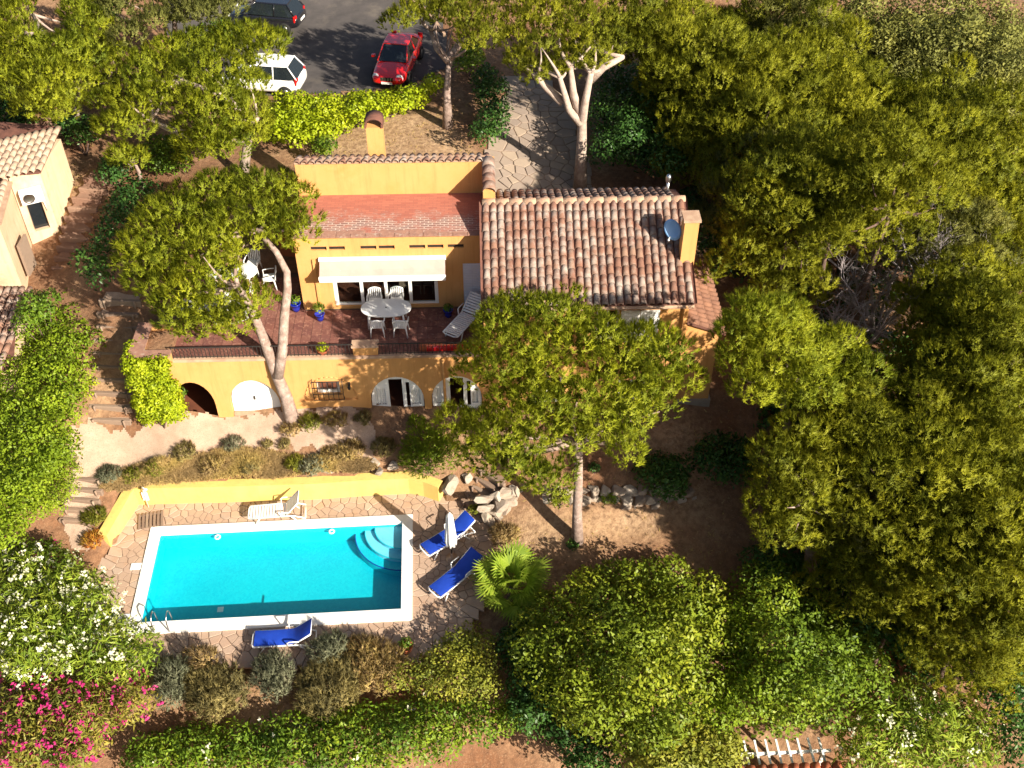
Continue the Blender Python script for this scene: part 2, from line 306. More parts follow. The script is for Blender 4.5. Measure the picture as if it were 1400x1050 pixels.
# ------------------------------------------------------------------ plane geometry
def inpoly(px, py, poly):
    r = False; n = len(poly); j = n - 1
    for i in range(n):
        xi, yi = poly[i]; xj, yj = poly[j]
        if (yi > py) != (yj > py) and px < (xj - xi) * (py - yi) / (yj - yi) + xi: r = not r
        j = i
    return r
def edgedist(px, py, poly):
    d = 1e9
    for i in range(len(poly)):
        x0, y0 = poly[i]; x1, y1 = poly[(i + 1) % len(poly)]
        dx, dy = x1 - x0, y1 - y0; t = max(0, min(1, ((px - x0) * dx + (py - y0) * dy) / (dx * dx + dy * dy + 1e-9)))
        d = min(d, math.hypot(px - x0 - t * dx, py - y0 - t * dy))
    return d
def clip(poly, p, nrm):                               # keep the side where (q-p).n <= 0
    out = []
    for i in range(len(poly)):
        a, b = poly[i], poly[(i + 1) % len(poly)]
        da = (a[0] - p[0]) * nrm[0] + (a[1] - p[1]) * nrm[1]; db = (b[0] - p[0]) * nrm[0] + (b[1] - p[1]) * nrm[1]
        if da <= 0: out.append(a)
        if da * db < 0: t = da / (da - db); out.append((a[0] + t * (b[0] - a[0]), a[1] + t * (b[1] - a[1])))
    return out
def poisson(test, box, sp, rr, tries=6000, vary=None):
    pts = []
    for _ in range(tries):
        x = rr.uniform(box[0], box[2]); y = rr.uniform(box[1], box[3])
        q = sp if not vary else sp * rr.choice(vary)
        if test(x, y) and all((x - a) ** 2 + (y - b) ** 2 > q * q for a, b in pts): pts.append((x, y))
    return pts
def cells(pts, sp, gap):
    res = []
    for i, (x, y) in enumerate(pts):
        c = [(x - sp, y - sp), (x + sp, y - sp), (x + sp, y + sp), (x - sp, y + sp)]
        for j, (u, v) in enumerate(pts):
            if j != i and abs(u - x) < 2.4 * sp and abs(v - y) < 2.4 * sp:
                d = math.hypot(u - x, v - y); nx, ny = (u - x) / d, (v - y) / d
                c = clip(c, (x + nx * (d / 2 - gap), y + ny * (d / 2 - gap)), (nx, ny))
                if len(c) < 3: break
        res.append(c)
    return res
def flagstone(name, poly, z, th, mat, parent, rr, tilt=.006, slope=(0, 0)):
    cx = sum(p[0] for p in poly) / len(poly); cy = sum(p[1] for p in poly) / len(poly)
    n = len(poly); k = .93; mb = MB(); t = (slope[0] + rr.uniform(-tilt, tilt), slope[1] + rr.uniform(-tilt, tilt), rr.uniform(0, .012))
    low = [(x - cx, y - cy, -th) for x, y in poly]; mid = [(x, y, -.012 + t[2] + x * t[0] + y * t[1]) for x, y, _ in low]
    top = [(x * k, y * k, t[2] + x * t[0] + y * t[1]) for x, y, _ in low]
    fs = [tuple(range(2 * n, 3 * n))] + [(a * n + i, a * n + (i + 1) % n, (a + 1) * n + (i + 1) % n, (a + 1) * n + i) for a in (0, 1) for i in range(n)]
    mb.add(low + mid + top, fs); return mb.build(name, mat, parent, (cx, cy, z))
# ------------------------------------------------------------------ terrain
CP = [(300,900,-.15),(560,900,-.15),(300,985,-.7),(60,985,-.4),(60,860,-.1),(450,1050,-1.6),(700,1030,-1.8),(1000,980,-1.6),(1350,1000,-1.6),(850,860,-.5),(1200,860,-.6),(700,870,-.4),
      (700,760,.05),(790,742,.2),(950,740,.3),(660,700,.1),(720,720,.15),(850,712,.25),(1080,720,.6),(850,655,1.15),(720,655,1.1),(930,600,1.8),(860,610,1.75),(960,560,1.9),(1000,520,2.2),(1100,560,1.8),
      (100,605,1.8),(300,588,1.8),(440,600,1.8),(300,578,1.8),(540,585,1.8),(600,585,1.8),(700,585,1.8),(250,610,1.72),(180,650,.95),(300,652,.88),(450,650,.85),(570,640,.95),(300,630,1.3),(460,628,1.3),
      (115,655,1.3),(95,700,.7),(80,750,.2),(128,742,.35),(140,715,.6),(30,600,2.2),(40,500,3.0),(150,585,1.82),(160,520,3.0),(165,440,4.5),(165,390,5.0),(120,300,5.2),(86,335,4.6),(40,345,4.4),(20,430,3.8),(140,240,5.8),
      (50,150,6.2),(0,60,6.6),(200,200,5.6),(300,180,5.5),(420,190,5.2),(560,190,5.2),(640,190,5.2),(450,100,5.3),(520,60,5.35),(420,20,5.4),(300,60,5.4),(560,20,5.5),(720,120,5.3),(730,180,5.0),(730,240,4.6),(640,120,5.3),
      (850,200,4.6),(850,60,5.5),(1000,300,3.6),(1000,420,2.8),(1200,420,3.0),(1200,250,4.4),(1350,200,5.0),(1350,420,3.2),(1350,620,1.6),(1200,620,1.6),(1300,800,.2),(1150,760,.3),(1050,640,1.2),(1000,120,5.2),(1250,40,6.0),(1390,10,6.6),(700,-20,6.4),(400,-30,6.2)]
_cw = np.array([tuple(G(*c)) for c in CP]); _n = len(_cw)
def _phi(r2): return np.where(r2 > 1e-9, .5 * r2 * np.log(r2 + 1e-12), 0.0)
_d2 = ((_cw[:, None, :2] - _cw[None, :, :2]) ** 2).sum(-1)
_A = np.zeros((_n + 3, _n + 3)); _A[:_n, :_n] = _phi(_d2) + np.eye(_n) * .6; _A[:_n, _n] = 1; _A[:_n, _n + 1:] = _cw[:, :2]; _A[_n:, :_n] = _A[:_n, _n:].T
_W = np.linalg.solve(_A, np.concatenate([_cw[:, 2], np.zeros(3)]))
def terrain(x, y):
    x = np.atleast_1d(np.asarray(x, float)); y = np.atleast_1d(np.asarray(y, float))
    cx = np.clip(x, -32, 32); cy = np.clip(y, 9, 68)
    z = _phi((cx[:, None] - _cw[None, :, 0]) ** 2 + (cy[:, None] - _cw[None, :, 1]) ** 2) @ _W[:_n] + _W[_n] + cx * _W[_n + 1] + cy * _W[_n + 2]
    far = np.hypot(x - cx, y - cy); z = z + np.where(y > 68, (y - 68) * .03, 0)
    return np.clip(z, -4, 16)
def tz(x, y): return float(terrain(x, y)[0])
def GT(px, py):                                       # where the pixel's ray meets the terrain
    z = 2.0
    for _ in range(25): p = G(px, py, z); z = .5 * z + .5 * tz(p.x, p.y)
    p = G(px, py, z); return Vector((p.x, p.y, tz(p.x, p.y)))
def axis(lo, hi, step, far):
    mid = list(np.arange(lo, hi + 1e-6, step)); e = []; s = step; q = hi
    while q < far: s *= 1.35; q += s; e.append(q)
    e2 = []; s = step; q = lo
    while q > -far: s *= 1.35; q -= s; e2.append(q)
    return np.array(e2[::-1] + mid + e)
# ------------------------------------------------------------------ plant tools: many small faces through a crown's volume
def arr_mesh(name, verts, k, tint, mat, nrm=None):
    """verts (n*k,3): n faces of k corners each; tint one value for each vertex"""
    nv = len(verts); nf = nv // k
    if nrm is not None:                              # face every blade outwards, with the rounded normals of its clump
        q = verts.reshape(nf, k, 3); gn = np.cross(q[:, 1] - q[:, 0], q[:, 2] - q[:, 0]); flip = (gn * (nrm.reshape(nf, k, 3)[:, 0] + np.array([0, 0, .5]))).sum(1) < 0
        q[flip] = q[flip][:, ::-1]; verts = q.reshape(-1, 3)
    me = bpy.data.meshes.new(name)
    me.vertices.add(nv); me.vertices.foreach_set('co', np.ascontiguousarray(verts, dtype=np.float32).ravel())
    me.loops.add(nv); me.loops.foreach_set('vertex_index', np.arange(nv, dtype=np.int32))
    me.polygons.add(nf); me.polygons.foreach_set('loop_start', np.arange(0, nv, k, dtype=np.int32)); me.polygons.foreach_set('loop_total', np.full(nf, k, dtype=np.int32))
    me.update(calc_edges=True)
    at = me.attributes.new('tint', 'FLOAT', 'POINT'); at.data.foreach_set('value', np.ascontiguousarray(tint, dtype=np.float32))
    if nrm is not None: me.normals_split_custom_set_from_vertices(np.ascontiguousarray(nrm, dtype=np.float32))
    me.materials.append(M[mat]); return me
def unit(v): return v / (np.linalg.norm(v, axis=-1, keepdims=True) + 1e-9)
def frames(ax, g):
    r = unit(g.normal(size=ax.shape)); t = unit(np.cross(ax, r)); return t, np.cross(ax, t)
def tufts(pos, ax, g, needles, length, width, spread, tint):
    """brushes of needles: each needle a thin triangle fanned about the axis"""
    n = len(pos); pos = np.repeat(pos, needles, 0); ax = np.repeat(ax, needles, 0); ti = np.repeat(tint, needles)
    d = unit(ax + g.normal(size=ax.shape) * spread); t, b = frames(d, g)
    L = length * g.uniform(.7, 1.25, size=(len(pos), 1)); base = pos - d * L * .25
    v = np.stack([base + t * width, base - t * width, base + d * L], 1).reshape(-1, 3)
    return v, np.repeat(ti + g.uniform(-.08, .08, len(ti)), 3)
def leaves(pos, nrm, g, length, width, tint, jit=.7):
    """pointed leaves: one rhombus each, turned towards the outside of the crown"""
    d = unit(nrm + g.normal(size=nrm.shape) * jit); t, b = frames(d, g); n = len(pos)
    L = length * g.uniform(.6, 1.3, size=(n, 1)); W = width * g.uniform(.7, 1.2, size=(n, 1))
    v = np.stack([pos - t * L * .5, pos + b * W * .5 - t * L * .05 - d * L * .06, pos + t * L * .5, pos - b * W * .5 - t * L * .05 - d * L * .06], 1).reshape(-1, 3)
    return v, np.repeat(tint + g.uniform(-.12, .12, n), 4)
def lobe_points(lobes, dens, g, zmin=-.35, inner=.72, kmin=4):
    P, D, T = [], [], []
    for x, y, z, r, rz in lobes:
        k = max(kmin, int(dens * r * r + g.random())); d = g.normal(size=(k * 3, 3)); d = unit(d); d = d[d[:, 2] > zmin][:k]
        if not len(d): continue
        rad = g.uniform(inner, 1.05, size=(len(d), 1)); lt = g.uniform(.25, .75)
        P.append(np.array([x, y, z]) + d * rad * np.array([r, r, rz])); D.append(d); T.append(np.full(len(d), lt) + g.uniform(-.15, .15, len(d)))
    return np.concatenate(P), np.concatenate(D), np.concatenate(T)
def px_lobes(poly, z0, dome, r, g, rr, holes=(), sp=.85, scale=41.0, under=.6, flat=.7, jz=.25, tilt=0.0):
    """lobes filling the outline poly (pixels) at height z0 at the rim to z0+dome in the middle"""
    xs = [p[0] for p in poly]; ys = [p[1] for p in poly]; rp = r * scale
    def test(x, y): return inpoly(x, y, poly) and edgedist(x, y, poly) > rp * .62 and not any(inpoly(x, y, h) or edgedist(x, y, h) < rp * .6 for h in holes)
    area = sum(poly[i][0] * poly[(i + 1) % len(poly)][1] - poly[(i + 1) % len(poly)][0] * poly[i][1] for i in range(len(poly)))
    pts = poisson(test, (min(xs), min(ys), max(xs), max(ys)), sp * rp, rr, 5000)
    dm = max([edgedist(x, y, poly) for x, y in pts] + [1]); out = []
    for x, y in pts:
        q = math.sqrt(min(1, edgedist(x, y, poly) / (dm * .9))); h = z0 + dome * q + tilt * (max(ys) - y) / (max(ys) - min(ys)) + rr.uniform(-jz, jz); w = G(x, y, h); s = rr.uniform(.8, 1.15)
        out.append((w.x, w.y, w.z, r * s, r * s * flat))
    for x, y in (poisson(test, (min(xs), min(ys), max(xs), max(ys)), .8 * rp, rr, 3500) if under else ()):
        q = math.sqrt(min(1, edgedist(x, y, poly) / (dm * .9))); h = z0 + dome * q + tilt * (max(ys) - y) / (max(ys) - min(ys)) - under * rr.uniform(.9, 1.5)
        if q > .3: w = G(x, y, h); out.append((w.x, w.y, w.z, r, r * flat))
    return out
def needle_mesh(name, lobes, mat, g, dens=150, needles=15, length=.28, width=.0145, spread=.36, up=.8, origin=(0, 0, 0)):
    p, d, t = lobe_points(lobes, dens, g); ax = unit(d * .65 + np.array([0, 0, up]) + g.normal(size=d.shape) * .18)
    v, ti = tufts(p - np.array(origin), ax, g, needles, length, width, spread, t)
    nr = unit(np.repeat(d * .9 + ax * .25 + g.normal(size=d.shape) * .22, needles, 0) + g.normal(size=(len(v) // 3, 3)) * .18); return arr_mesh(name, v, 3, ti, mat, np.repeat(nr, 3, 0))
def leaf_mesh(name, lobes, mat, g, dens=260, length=.13, width=.07, up=.5, jit=.7, origin=(0, 0, 0), inner=.6, zmin=-.35):
    p, d, t = lobe_points(lobes, dens, g, zmin, inner)
    v, ti = leaves(p - np.array(origin), unit(d + np.array([0, 0, up])), g, length, width, t, jit); nr = unit(d * .9 + np.array([0, 0, .2]) + g.normal(size=d.shape) * .4); return arr_mesh(name, v, 4, ti, mat, np.repeat(nr, 4, 0))
def limbs_to(mb, start, r0, lobes, k, rr, bend=.5):
    for l in rr.sample(lobes, min(k, len(lobes))):
        e = Vector(l[:3]) - Vector((0, 0, .15)); m_ = (Vector(start) + e) / 2 + Vector((rr.uniform(-bend, bend), rr.uniform(-bend, bend), -rr.uniform(.0, bend)))
        pts = [Vector(start) * (1 - t) ** 2 + m_ * 2 * t * (1 - t) + e * t * t for t in (0, .25, .5, .75, 1)]
        mb.tube(pts, [r0, r0 * .8, r0 * .6, r0 * .4, r0 * .18], 6)
def tree(name, label, base, trunk, r0, lobes, mat, cat='tree', group=None, bark='bark', limbs=9, r1=.45, needle=True, g=None, extra=None, **kw):
    """base point, trunk polyline(s) in world space, crown lobes in world space"""
    g = g or rng; t = thing(name, label, cat, base, 0, group); o = Vector(base); mb = MB()
    paths = trunk if isinstance(trunk[0][0], (list, tuple, Vector)) else [trunk]
    for i, pth in enumerate(paths):
        n = len(pth); rs = [r0 * (1 - (1 - r1) * k / (n - 1)) * (1 if i == 0 else .8) for k in range(n)]; rs[0] *= 1.25 if i == 0 else 1
        mb.tube([Vector(q) - o for q in pth], rs, 10)
        near = sorted(lobes, key=lambda l: (Vector(l[:3]) - Vector(pth[-1])).length)[:max(4, len(lobes) * 2 // (3 * len(paths)))]
        limbs_to(mb, Vector(pth[-1]) - o, r0 * r1 * .8, [(l[0] - o.x, l[1] - o.y, l[2] - o.z) for l in near], limbs // len(paths) + 1, rnd)
    if extra: extra(mb, o)
    mb.build('trunk', bark, t)
    link('crown', (needle_mesh if needle else leaf_mesh)('crown', lobes, mat, g, origin=o, **kw), None, t, kind='stuff'); return t
def shrub(name, label, lobes, mat, cat='shrub', group=None, needle=False, base=None, flowers=None, stems=5, **kw):
    if base is None:
        b = min(lobes, key=lambda l: l[2]); cx = sum(l[0] for l in lobes) / len(lobes); cy = sum(l[1] for l in lobes) / len(lobes); base = (cx, cy, tz(cx, cy))
    t = thing(name, label, cat, base, 0, group); o = Vector(base)
    link('foliage', (needle_mesh if needle else leaf_mesh)('foliage', lobes, mat, rng, origin=o, **kw), None, t, kind='stuff')
    mb = MB(); limbs_to(mb, Vector((0, 0, -.1)), .035, [(l[0] - o.x, l[1] - o.y, l[2] - o.z) for l in lobes], stems, rnd, .2); mb.build('stems', 'bark_dark', t)
    if flowers:
        fm, dens, sz = flowers; p, d, ti = lobe_points([q for q in lobes if rnd.random() < .6], dens * .8, rng, .0, 1.0, 0); P = []; T = []; keep = rng.random(len(p)) < .75; p, d, ti = p[keep], d[keep], ti[keep]; p = np.concatenate([p, p + rng.normal(size=p.shape) * .09]); d = np.concatenate([d, d]); ti = np.concatenate([ti, ti])
        for k in range(4):
            v, q = leaves(p + d * .03 + rng.normal(size=p.shape) * sz * .45 - np.array(o), unit(d * .6 + np.array([0, -.3, .7])), rng, sz, sz * .8, ti, .5); P.append(v); T.append(q)
        link('flowers', arr_mesh('flowers', np.concatenate(P), 4, np.concatenate(T), fm), None, t, kind='stuff')
    return t
def mound(px, py, w, h, zc=None, n=7, rr=rnd, r=None):
    """lobes of a round shrub standing on the terrain at the pixel, w metres wide and h high"""
    b = GT(px, py) if zc is None else G(px, py, zc); out = [(b.x, b.y, b.z + h * .45, w * .42, h * .5)]
    for k in range(n):
        a = 2 * math.pi * k / n + rr.uniform(-.3, .3); q = rr.uniform(.2, .32) * w
        out.append((b.x + q * math.cos(a), b.y + q * math.sin(a), b.z + h * rr.uniform(.3, .55), r or w * rr.uniform(.2, .28), h * rr.uniform(.3, .42)))
    return out, b
# ------------------------------------------------------------------ ground, road, path
PC, PR = Vector((-8.02, 22.85, 0)), R(3.6)                       # pool centre and turn
def PW(x, y, z=0.0): return Vector((PC.x + x * math.cos(PR) - y * math.sin(PR), PC.y + x * math.sin(PR) + y * math.cos(PR), z))
def PL(x, y): dx, dy = x - PC.x, y - PC.y; return dx * math.cos(PR) + dy * math.sin(PR), -dx * math.sin(PR) + dy * math.cos(PR)
DECK = [tuple(G(*q, 0).xy) for q in [(186, 692), (400, 684), (560, 676), (598, 684), (655, 700), (660, 745), (662, 800), (640, 842), (600, 872), (565, 893), (400, 900), (215, 897), (120, 880), (130, 800), (150, 770)]]
HOUSE = [tuple(HW(a, b, 0).xy) for a, b in [(-12.0, 28.85), (6.85, 28.85), (8.15, 28.9), (8.15, 33.2), (6.85, 34.2), (0.3, 35.6), (-6.6, 35.6), (-6.6, 33.6), (-12.0, 33.4)]]
def ground_z(X, Y):
    Z = terrain(X, Y)
    for i in range(len(X)):
        if -15 < X[i] < 0 and 19 < Y[i] < 28 and (inpoly(X[i], Y[i], DECK) or edgedist(X[i], Y[i], DECK) < .30): Z[i] = min(Z[i], -.09)
    return Z
def sheet(name, xs, ys, keep, off, mat, kind='structure', tanf=None):
    X, Y = np.meshgrid(xs, ys); sh = X.shape; X = X.ravel(); Y = Y.ravel(); Z = ground_z(X, Y) + off
    Z += .05 * np.sin(X * 2.1 + np.cos(Y * 1.3)) * np.cos(Y * 1.7 + 1) * .6
    nx = sh[1]; F = []
    for j in range(sh[0] - 1):
        for i in range(nx - 1):
            if keep((xs[i] + xs[i + 1]) / 2, (ys[j] + ys[j + 1]) / 2): k = j * nx + i; F.append((k, k + 1, k + nx + 1, k + nx))
    me = bpy.data.meshes.new(name); me.from_pydata(np.stack([X, Y, Z], 1).tolist(), [], F)
    if tanf is not None:
        at = me.attributes.new('tan', 'FLOAT', 'POINT'); at.data.foreach_set('value', np.array([tanf(a, b) for a, b in zip(X, Y)], dtype=np.float32))
    bm = bmesh.new(); bm.from_mesh(me); bmesh.ops.delete(bm, geom=[v for v in bm.verts if not v.link_faces], context='VERTS')
    for f in bm.faces: f.smooth = True
    bm.to_mesh(me); bm.free(); return link(name, me, mat, None, kind=kind)
POOLHOLE = [tuple(PW(x, y).xy) for x, y in ((-4.5, -2.1), (4.5, -2.1), (4.5, 2.1), (-4.5, 2.1))]
tan_px = [tuple(GT(*q).xy) for q in [(420, 215), (430, 150), (560, 140), (625, 175), (660, 220)]]
tan_px2 = [tuple(GT(*q).xy) for q in [(640, 690), (700, 700), (790, 690), (960, 690), (860, 740), (700, 760), (660, 760)]]
tan_px3 = [tuple(GT(*q).xy) for q in [(880, 600), (940, 570), (990, 620), (950, 680)]]
tan_px4 = [tuple(GT(*q).xy) for q in [(330, 960), (380, 940), (400, 985), (340, 1000)]]
def tanf(x, y):
    v = 0.0
    for p in (tan_px, tan_px2, tan_px3, tan_px4):
        if abs(x - p[0][0]) < 14 and abs(y - p[0][1]) < 14:
            d = edgedist(x, y, p); d = d if inpoly(x, y, p) else -d
            v = max(v, min(1, max(0, .5 + d / 1.2)))
    return v
sheet('ground', axis(-27, 27, .27, 260), axis(9, 62, .27, 300), lambda x, y: not (-15 < x < 0 and 18 < y < 28 and inpoly(x, y, DECK) and edgedist(x, y, DECK) > .15) and not (-13 < x < 10 and 28 < y < 37 and inpoly(x, y, HOUSE)), 0, 'soil', tanf=tanf)
pathp = [tuple(G(*q, 1.8).xy) for q in [(92, 598), (120, 583), (180, 592), (240, 576), (300, 574), (400, 574), (480, 570), (505, 578), (520, 596), (500, 614), (430, 606), (380, 604), (300, 606), (235, 622), (165, 640), (120, 646), (100, 640)]]
pathq = [tuple(GT(*q).xy) for q in [(100, 640), (140, 642), (130, 680), (118, 705), (132, 745), (95, 755), (88, 705), (95, 670)]]
def path_keep(x, y):
    q = .10 * math.sin(x * 7 + 3 * math.sin(y * 4)) + .06 * math.sin(x * 17 + y * 11)
    for p in (pathp, pathq):
        if (inpoly(x, y, p) and edgedist(x, y, p) > q * .8) or (q < 0 and edgedist(x, y, p) < -q * .8): return True
    return False
sheet('path', np.arange(-17.5, -4, .06), np.arange(23.5, 29, .06), path_keep, .022, 'gravel')
roadp = [tuple(G(*q, 5.35).xy) for q in [(230, -60), (230, 60), (300, 135), (400, 128), (480, 124), (560, 117), (612, 92), (612, 60), (600, 20), (560, -20), (540, -60)]]
sheet('road', np.arange(-28, 0, .25), np.arange(44, 66, .25), lambda x, y: inpoly(x, y, roadp), .03, 'asphalt')
mb = MB(); kp = [G(q[0], q[1], tz(*G(q[0], q[1], 5.35).xy)) for q in [(520, -40), (548, -8), (585, 18), (608, 50)]]
for a, b in zip(kp[:-1], kp[1:]):
    d = (b - a).normalized(); nrm = Vector((d.y, -d.x, 0)) * .07
    mb.add([a - nrm - Vector((0, 0, .2)), a + nrm - Vector((0, 0, .2)), b + nrm - Vector((0, 0, .2)), b - nrm - Vector((0, 0, .2)), a - nrm + Vector((0, 0, .16)), a + nrm + Vector((0, 0, .16)), b + nrm + Vector((0, 0, .16)), b - nrm + Vector((0, 0, .16))],
           [(0, 1, 5, 4), (1, 2, 6, 5), (2, 3, 7, 6), (3, 0, 4, 7), (4, 5, 6, 7)])
tag(mb.build('kerb', 'mortar'), kind='structure')
# stone path behind the house
sp_px = [(700, 112), (745, 118), (772, 165), (790, 215), (800, 262), (676, 262), (676, 225), (690, 180), (700, 150)]
spw = [tuple(GT(*q).xy) for q in sp_px]
sbase = sheet('stone_path', np.arange(-2, 6, .2), np.arange(34, 48, .2), lambda x, y: inpoly(x, y, spw), .02, 'flag_grout')
pts = poisson(lambda x, y: inpoly(x, y, spw), (-2, 34, 6, 48), .52, rnd, 4000, (.6, .9, 1.1, 1.3))
for c in cells(pts, .55, .02):
    if len(c) > 2:
        cx = sum(p[0] for p in c) / len(c); cy = sum(p[1] for p in c) / len(c)
        flagstone('flagstone', c, tz(cx, cy) + .06, .12, 'path_flag', sbase, rnd, .012, ((tz(cx + .2, cy) - tz(cx - .2, cy)) / .4, (tz(cx, cy + .2) - tz(cx, cy - .2)) / .4))
# ------------------------------------------------------------------ pool deck of crazy paving
deck = tag(bpy.data.objects.new('pool_deck', None), kind='structure'); COL.objects.link(deck); deck.location = (PC.x, PC.y, 0)
pool_in = [tuple(PW(x, y).xy) for x, y in ((-4.55, -2.18), (4.55, -2.18), (4.55, 2.18), (-4.55, 2.18))]
def fm(x, y): return Vector((x - PC.x, y - PC.y, -.085))
plate('grout_bed', 'flag_grout', deck, [DECK, pool_in], fm, (0, 0, .055))
def deck_test(x, y):
    lx, ly = PL(x, y); return (inpoly(x, y, DECK)) and (abs(lx) > 4.64 or abs(ly) > 2.27)
pts = poisson(deck_test, (-15, 18, 1, 28), .31, rnd, 22000, (.62, .8, 1.0, 1.25, 1.4)); pts.sort(key=lambda q: abs(PL(*q)[1] - .3) + .5 * abs(PL(*q)[0])); far = MB()
cel = []
for (x, y), c in zip(pts, cells(pts, .40, .010)):
    lx, ly = PL(x, y); ex, ey = abs(lx) - 4.6, abs(ly) - 2.23
    if ex > ey: nrm = Vector((-math.copysign(1, lx), 0)); q = PW(math.copysign(4.6, lx), 0)
    else: nrm = Vector((0, -math.copysign(1, ly))); q = PW(0, math.copysign(2.23, ly))
    nw = (nrm.x * math.cos(PR) - nrm.y * math.sin(PR), nrm.x * math.sin(PR) + nrm.y * math.cos(PR)); c = clip(c, (q.x, q.y), nw)
    if len(c) > 2:
        ar = abs(sum(c[i][0] * c[(i + 1) % len(c)][1] - c[(i + 1) % len(c)][0] * c[i][1] for i in range(len(c)))) / 2; cel.append((-ar, [(u - PC.x, v - PC.y) for u, v in c]))
cel.sort(key=lambda q: q[0])
for k, (ar, c) in enumerate(cel):
    if k < 300: flagstone('flagstone', c, 0, .07, 'flag', deck, rnd)
    elif ar < -.004: far.prism(c, -.06, rnd.uniform(0, .01))
if far.v: far.build('small_flagstones', 'flag', deck, kind='stuff')
# ------------------------------------------------------------------ pool
pool = thing('swimming_pool', 'rectangular turquoise swimming pool with a broad white rim and curved corner steps', 'swimming pool', (PC.x, PC.y, 0), PR)
ix0, ix1, iy0, iy1, fl = -4.27, 4.25, -1.80, 1.94, -.85
plate('rim', 'coping', pool, [[(-4.62, -2.25), (4.62, -2.25), (4.62, 2.25), (-4.62, 2.25)], [(ix0, iy0), (ix1, iy0), (ix1, iy1), (ix0, iy1)]], lambda x, y: Vector((x, y, -.10)), (0, 0, .155))
mb = MB(); th = .12
mb.box(ix0 - th, ix1 + th, iy0 - th, iy1 + th, fl - .12, fl)
mb.box(ix0 - th, ix0, iy0 - th, iy1 + th, fl, -.1); mb.box(ix1, ix1 + th, iy0 - th, iy1 + th, fl, -.1); mb.box(ix0, ix1, iy0 - th, iy0, fl, -.1); mb.box(ix0, ix1, iy1, iy1 + th, fl, -.1)
mb.build('basin', 'pool_mosaic', pool)
for r_, z_, m_ in ((1.72, -.52, 'pool_mosaic'), (1.36, -.36, 'pool_step'), (1.0, -.22, 'pool_step')):
    if m_ not in M: M[m_] = surf(m_, (.22, .58, .70), (.18, .52, .66), 2, .5)
    pl = [(ix1, iy1)] + [(ix1 - .0 - r_ * math.sin(t), iy1 - r_ * math.cos(t)) for t in [math.pi / 2 * k / 12 for k in range(13)]]
    MB().prism(pl, fl, z_).build('step', m_, pool)
    lip = MB(); rr_ = r_
    lip.tube([(ix1 - rr_ * math.sin(t), iy1 - rr_ * math.cos(t), z_) for t in [math.pi / 2 * k / 12 for k in range(13)]], .018, 6); lip.build('step_edge', 'blue_glaze' if r_ > 1.5 else 'pool_mosaic', pool)
wv = MB(); wv.add([(ix0, iy0, -.115), (ix1, iy0, -.115), (ix1, iy1, -.115), (ix0, iy1, -.115)], [(0, 1, 2, 3)]); wv.build('water', 'pool_water', pool)
for x in (-2.25, 1.75):
    mb = MB(); pf = [(.085 + .028 * math.cos(t), .028 * math.sin(t)) for t in [2 * math.pi * k / 8 for k in range(9)]]; mb.lathe(pf, (x, iy1 - .18, -.10), 18, False); mb.build('return_ring', 'white', pool)
mb = MB(); mb.box(-2.05, -1.85, -.9, -.7, fl, fl + .012); mb.build('drain_grate', 'white', pool)
for y in (.55, -1.55): MB().box(-5.02, -4.66, y - .14, y + .14, -.02, .035).build('skimmer_lid', 'white', pool, bevel=.02)
mb = MB()
for x in (-3.72, -3.24):
    mb.tube([(x, iy0 - .42, .05), (x, iy0 - .42, .45), (x, iy0 - .36, .62), (x, iy0 - .22, .70), (x, iy0 - .05, .66), (x, iy0 + .06, .5), (x, iy0 + .09, .1), (x, iy0 + .09, -.6)], .022, 8)
for z in (-.15, -.38): mb.box(-3.72, -3.24, iy0 + .07, iy0 + .15, z - .015, z + .015)
mb.build('ladder', 'steel', pool)
# ------------------------------------------------------------------ yellow wall around the deck
def strip_wall(name, label, pts, hts, th, mat, capmat=None, cat='wall', zb=-.15):
    """a wall along pts (world xy, the deck side), with height hts at each point, thickness th on the left side"""
    t = thing(name, label, cat, (pts[0][0], pts[0][1], 0)); o = Vector((pts[0][0], pts[0][1], 0)); n = len(pts); P = [Vector((p[0], p[1], 0)) for p in pts]; out = []
    for i in range(n):
        d1 = (P[i] - P[i - 1]).normalized() if i else (P[1] - P[0]).normalized(); d2 = (P[i + 1] - P[i]).normalized() if i < n - 1 else d1
        d = (d1 + d2).normalized(); nn = Vector((-d.y, d.x, 0)); out.append(P[i] + nn * th / max(.5, nn.dot(Vector((-d1.y, d1.x, 0)))))
    def seg(mb, z0s, z1s, grow=0):
        vs = []
        for i in range(n):
            w = (out[i] - P[i]).normalized() * grow
            vs += [P[i] - w - o + Vector((0, 0, z0s[i])), out[i] + w - o + Vector((0, 0, z0s[i])), out[i] + w - o + Vector((0, 0, z1s[i])), P[i] - w - o + Vector((0, 0, z1s[i]))]
        fs = [(4 * i + a, 4 * i + (a + 1) % 4, 4 * i + 4 + (a + 1) % 4, 4 * i + 4 + a) for i in range(n - 1) for a in range(4)] + [(0, 1, 2, 3), (4 * n - 4, 4 * n - 3, 4 * n - 2, 4 * n - 1)]
        mb.add(vs, fs); return mb
    zz = zb if hasattr(zb, '__len__') else [zb] * n
    seg(MB(), zz, hts).build('wall', mat, t)
    if capmat: seg(MB(), [h + .001 for h in hts], [h + .05 for h in hts], .02).build('cap', capmat, t)
    return t
yw = [G(*q, 0) for q in [(152, 748), (190, 690), (300, 687), (430, 683), (500, 678), (560, 675), (580, 679), (600, 686)]]
strip_wall('pool_wall', 'low bright yellow rendered wall bending round the back of the pool deck', [p.xy for p in yw][::1], [.62, .86, .84, .84, .84, .82, .80, .78], .36, 'pool_stucco')
